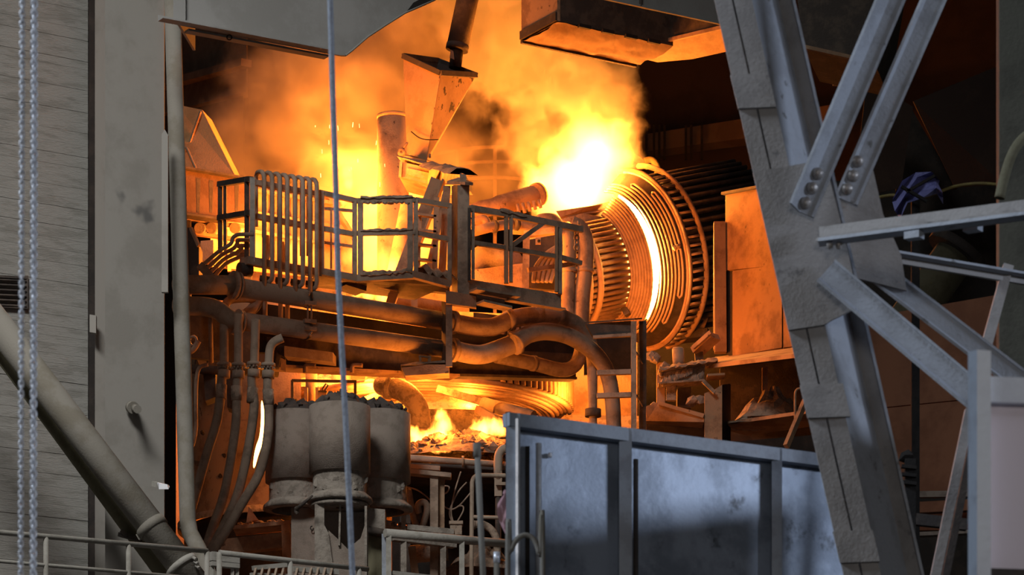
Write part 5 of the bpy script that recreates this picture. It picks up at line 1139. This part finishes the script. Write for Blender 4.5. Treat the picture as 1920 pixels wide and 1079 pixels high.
def vol(name, label, cat, blobs, dens, nscale, k, seed, step=.5, albedo=(.85, .82, .78), hot=(), tcol=(1, .42, .08), estr=0., detail=4, soft=.35, kind='stuff', aniso=.2, hk=1.0, stretch=(1, 1, 1), group=None, added_glow=(), glow_str=0.):
    mt = bpy.data.materials.new(name); mt.use_nodes = True; nt = mt.node_tree; nt.nodes.clear(); g = G(nt)
    out = g.n('ShaderNodeOutputMaterial'); co = g.n('ShaderNodeNewGeometry').outputs['Position']
    def mask(bl):
        mk = None
        for (x, y, Y, r) in bl:
            d = g.m('MULTIPLY_ADD', g.vm('DISTANCE', co, tuple(P(x, y, Y))), -1/(r*Y/F), 1)
            mk = d if mk is None else g.m('SMOOTH_MAX', mk, d, .15)
        return mk
    n_ = g.noise(g.vm('MULTIPLY', g.vm('ADD', co, (seed, seed*.7, seed*.3)), stretch), nscale, detail, .6, .3)
    nn = g.m('SUBTRACT', n_, .5)
    pv = g.n('ShaderNodeVolumePrincipled'); pv.inputs['Color'].default_value = albedo+(1,); pv.inputs['Anisotropy'].default_value = aniso
    pv.inputs['Density'].default_value = 0
    if dens:
        shape = g.mr(g.m('MULTIPLY_ADD', nn, k, mask(blobs)), 0., soft); g.set(pv.inputs['Density'], g.m('MULTIPLY', shape, dens))
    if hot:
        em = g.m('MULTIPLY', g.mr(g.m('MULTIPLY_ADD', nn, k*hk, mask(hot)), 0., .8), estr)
        if added_glow: em = g.m('MULTIPLY_ADD', g.m('MULTIPLY', shape, g.mr(mask(added_glow), 0., .9)), glow_str, em)     # burning gas low down, higher up an added glow in place of firelight
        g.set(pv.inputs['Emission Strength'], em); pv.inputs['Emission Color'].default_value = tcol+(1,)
    nt.links.new(pv.outputs[0], out.inputs['Volume'])
    mt.cycles.volume_step_rate = step
    me = hull(name, blobs); me.materials.append(mt); o = bpy.data.objects.new(name, me); C.objects.link(o)
    o['label'] = label; o['category'] = cat
    if kind: o['kind'] = kind
    if group: o['group'] = group
    return o
vol('smoke_plume', 'billowing orange-lit smoke with an added glow, rising from the flames past the hopper', 'smoke',
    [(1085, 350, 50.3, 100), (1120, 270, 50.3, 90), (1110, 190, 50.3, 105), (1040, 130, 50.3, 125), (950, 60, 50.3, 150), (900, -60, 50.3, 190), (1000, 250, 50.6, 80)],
    2.6, 2.4, 1.9, 3.3, .4, (.9, .85, .8), hot=[(1085, 352, 50, 95), (1125, 290, 50.1, 70), (1005, 345, 50, 48)], tcol=(1, .30, .035), estr=26, soft=.45, detail=6, added_glow=[(1100, 260, 50.2, 170), (1080, 170, 50.3, 170), (980, 90, 50.3, 170), (930, -20, 50.3, 170)], glow_str=1.7)
vol('smoke_haze', 'soft orange and mauve smoke haze hanging left of the hopper', 'smoke',
    [(700, 400, 51, 200), (640, 200, 51, 220), (510, 240, 51, 150), (460, 300, 51, 110), (770, 40, 51, 240), (830, 300, 51.2, 120), (930, 330, 51.5, 90)], 1.05, 1.3, 1.6, 7.7, .6, (.86, .76, .68), detail=4, soft=.7)
def flame(name, label, blobs, s_, nscale=3., k=2.0, col=(1, .30, .035), seed=1., stretch=(1, 1, .5)):
    return vol(name, label, 'flame', blobs, 0, nscale, k, seed, .5, hot=blobs, tcol=col, estr=s_, detail=3, kind=None, stretch=stretch, group=None)
flame('slag_flame', 'tall white-yellow flame on the slag heap beside the pipe elbow', [(826, 822, 43.9, 30), (832, 800, 43.9, 22), (826, 780, 43.9, 15)], 90, 9)
flame('slag_flame', 'low flame licking from behind the drum onto the slag', [(782, 826, 43.9, 24), (800, 826, 43.9, 20), (775, 815, 43.9, 18)], 90, 9, seed=3)
flame('slag_flame', 'broad ragged flame on the slag beside the steel screen', [(905, 806, 43.9, 26), (925, 802, 43.9, 22), (890, 814, 43.9, 18), (938, 806, 43.9, 16)], 80, 9, seed=5)
flame('tongue_flame', 'small flame floating high behind the steel rope', [(644, 326, 46.8, 19), (652, 345, 46.8, 14), (648, 375, 46.8, 14)], 26, 7, seed=6)
flame('tongue_flame', 'wide flame behind the dust-crusted walkway rail', [(690, 490, 46, 40), (725, 495, 46, 40), (655, 400, 46, 22), (660, 480, 46, 34)], 7, 4, seed=8)
flame('tongue_flame', 'flame glowing between the pipe coil and the dark girder', [(450, 445, 47.4, 30), (480, 465, 47.4, 30), (560, 470, 46.8, 40)], 6, 4, seed=13)
solo('tongue_flame', M().tube(curve([P(491, 752, 44.6), P(493, 790, 44.6), P(491, 820, 44.6), P(485, 838, 44.6), P(480, 856, 44.6), P(476, 878, 44.6)], 4), [.008+.03*math.sin(math.pi*i/20)**.7 if 0 < i < 20 else .004 for i in range(21)], 8), emit('white_hot_streak', (1, .42, .08), 14), 'thin white-hot streak of flame between hose and drum', 'flame')
flame('tongue_flame', 'bright flame glaring under the walkway floor', [(690, 552, 45.6, 18), (715, 558, 45.6, 18), (670, 550, 45.6, 14)], 40, 8, 1.2, seed=10)
flame('tongue_flame', 'flat bright flame under the beam shoe by the roof ring', [(785, 706, 45.2, 10), (800, 706, 45.2, 9), (770, 707, 45.2, 7)], 60, 8, .6, seed=11)
sp = M(); rnd = random.Random(77)
for k in range(15):
    x = rnd.uniform(590, 735); y = rnd.uniform(225, 345); Y = rnd.uniform(46.5, 48.5); L = rnd.uniform(2, 9)
    sp.tube([P(x, y, Y), P(x+rnd.uniform(-1, 1), y+L, Y)], rnd.uniform(.002, .004), 5)
solo('sparks', sp, emit('spark', (1, .5, .12), 9), 'shower of tiny bright sparks falling left of the hopper', 'sparks', kind='stuff')
# glowing gap between collar and bell mouth
solo('hot_gap', M().tube(arc(.29, 1.112, 32, 150, 36), [.012+.03*math.sin(math.pi*min(1, max(0, (i-3)/30)))**.7 if 3 <= i <= 33 else .01 for i in range(37)], 8), emit('white_hot_gas', (1, .45, .09), 420), 'white-hot crescent of burning gas between collar and bell mouth', 'flame')
point(1085, 345, 50, 2800); point(1120, 285, 50, 900); point(1010, 352, 49.6, 150)
point(700, 485, 46, 700); point(730, 430, 50, 2100); point(650, 300, 49.6, 900, .4); point(470, 450, 47.6, 420); point(560, 465, 46.5, 200); point(648, 335, 46.8, 560)
point(690, 556, 45.8, 90, .1); point(640, 720, 46.4, 420); point(785, 712, 45.3, 160, .1); point(930, 735, 47, 460); point(1080, 760, 47, 200)
point(828, 806, 43.45, 95, .12); point(912, 806, 43.5, 70, .1); point(488, 840, 44.6, 45, .1); point(880, 762, 46.2, 160, .1); point(690, 738, 46, 160, .1)
point(1200, 660, 48, 160)
# ---------------------------------------------------------------- hang everything in the scene
for t in ALL: t.finish()
for t in CHAINS:
    proto, p, d, pitch, k = t.links; base = t.root.location
    mesh = []
    for s_ in (0, 1):
        me = bpy.data.meshes.new('link'); me.from_pydata(proto[s_].v, [], proto[s_].f); me.polygons.foreach_set('use_smooth', [True]*len(proto[s_].f)); me.materials.append(K['galv']); mesh.append(me)
    for i in range(k):
        o = bpy.data.objects.new('link', mesh[i % 2]); C.objects.link(o); o.parent = t.root; o.location = p+d*(pitch*i)-Vector(base)
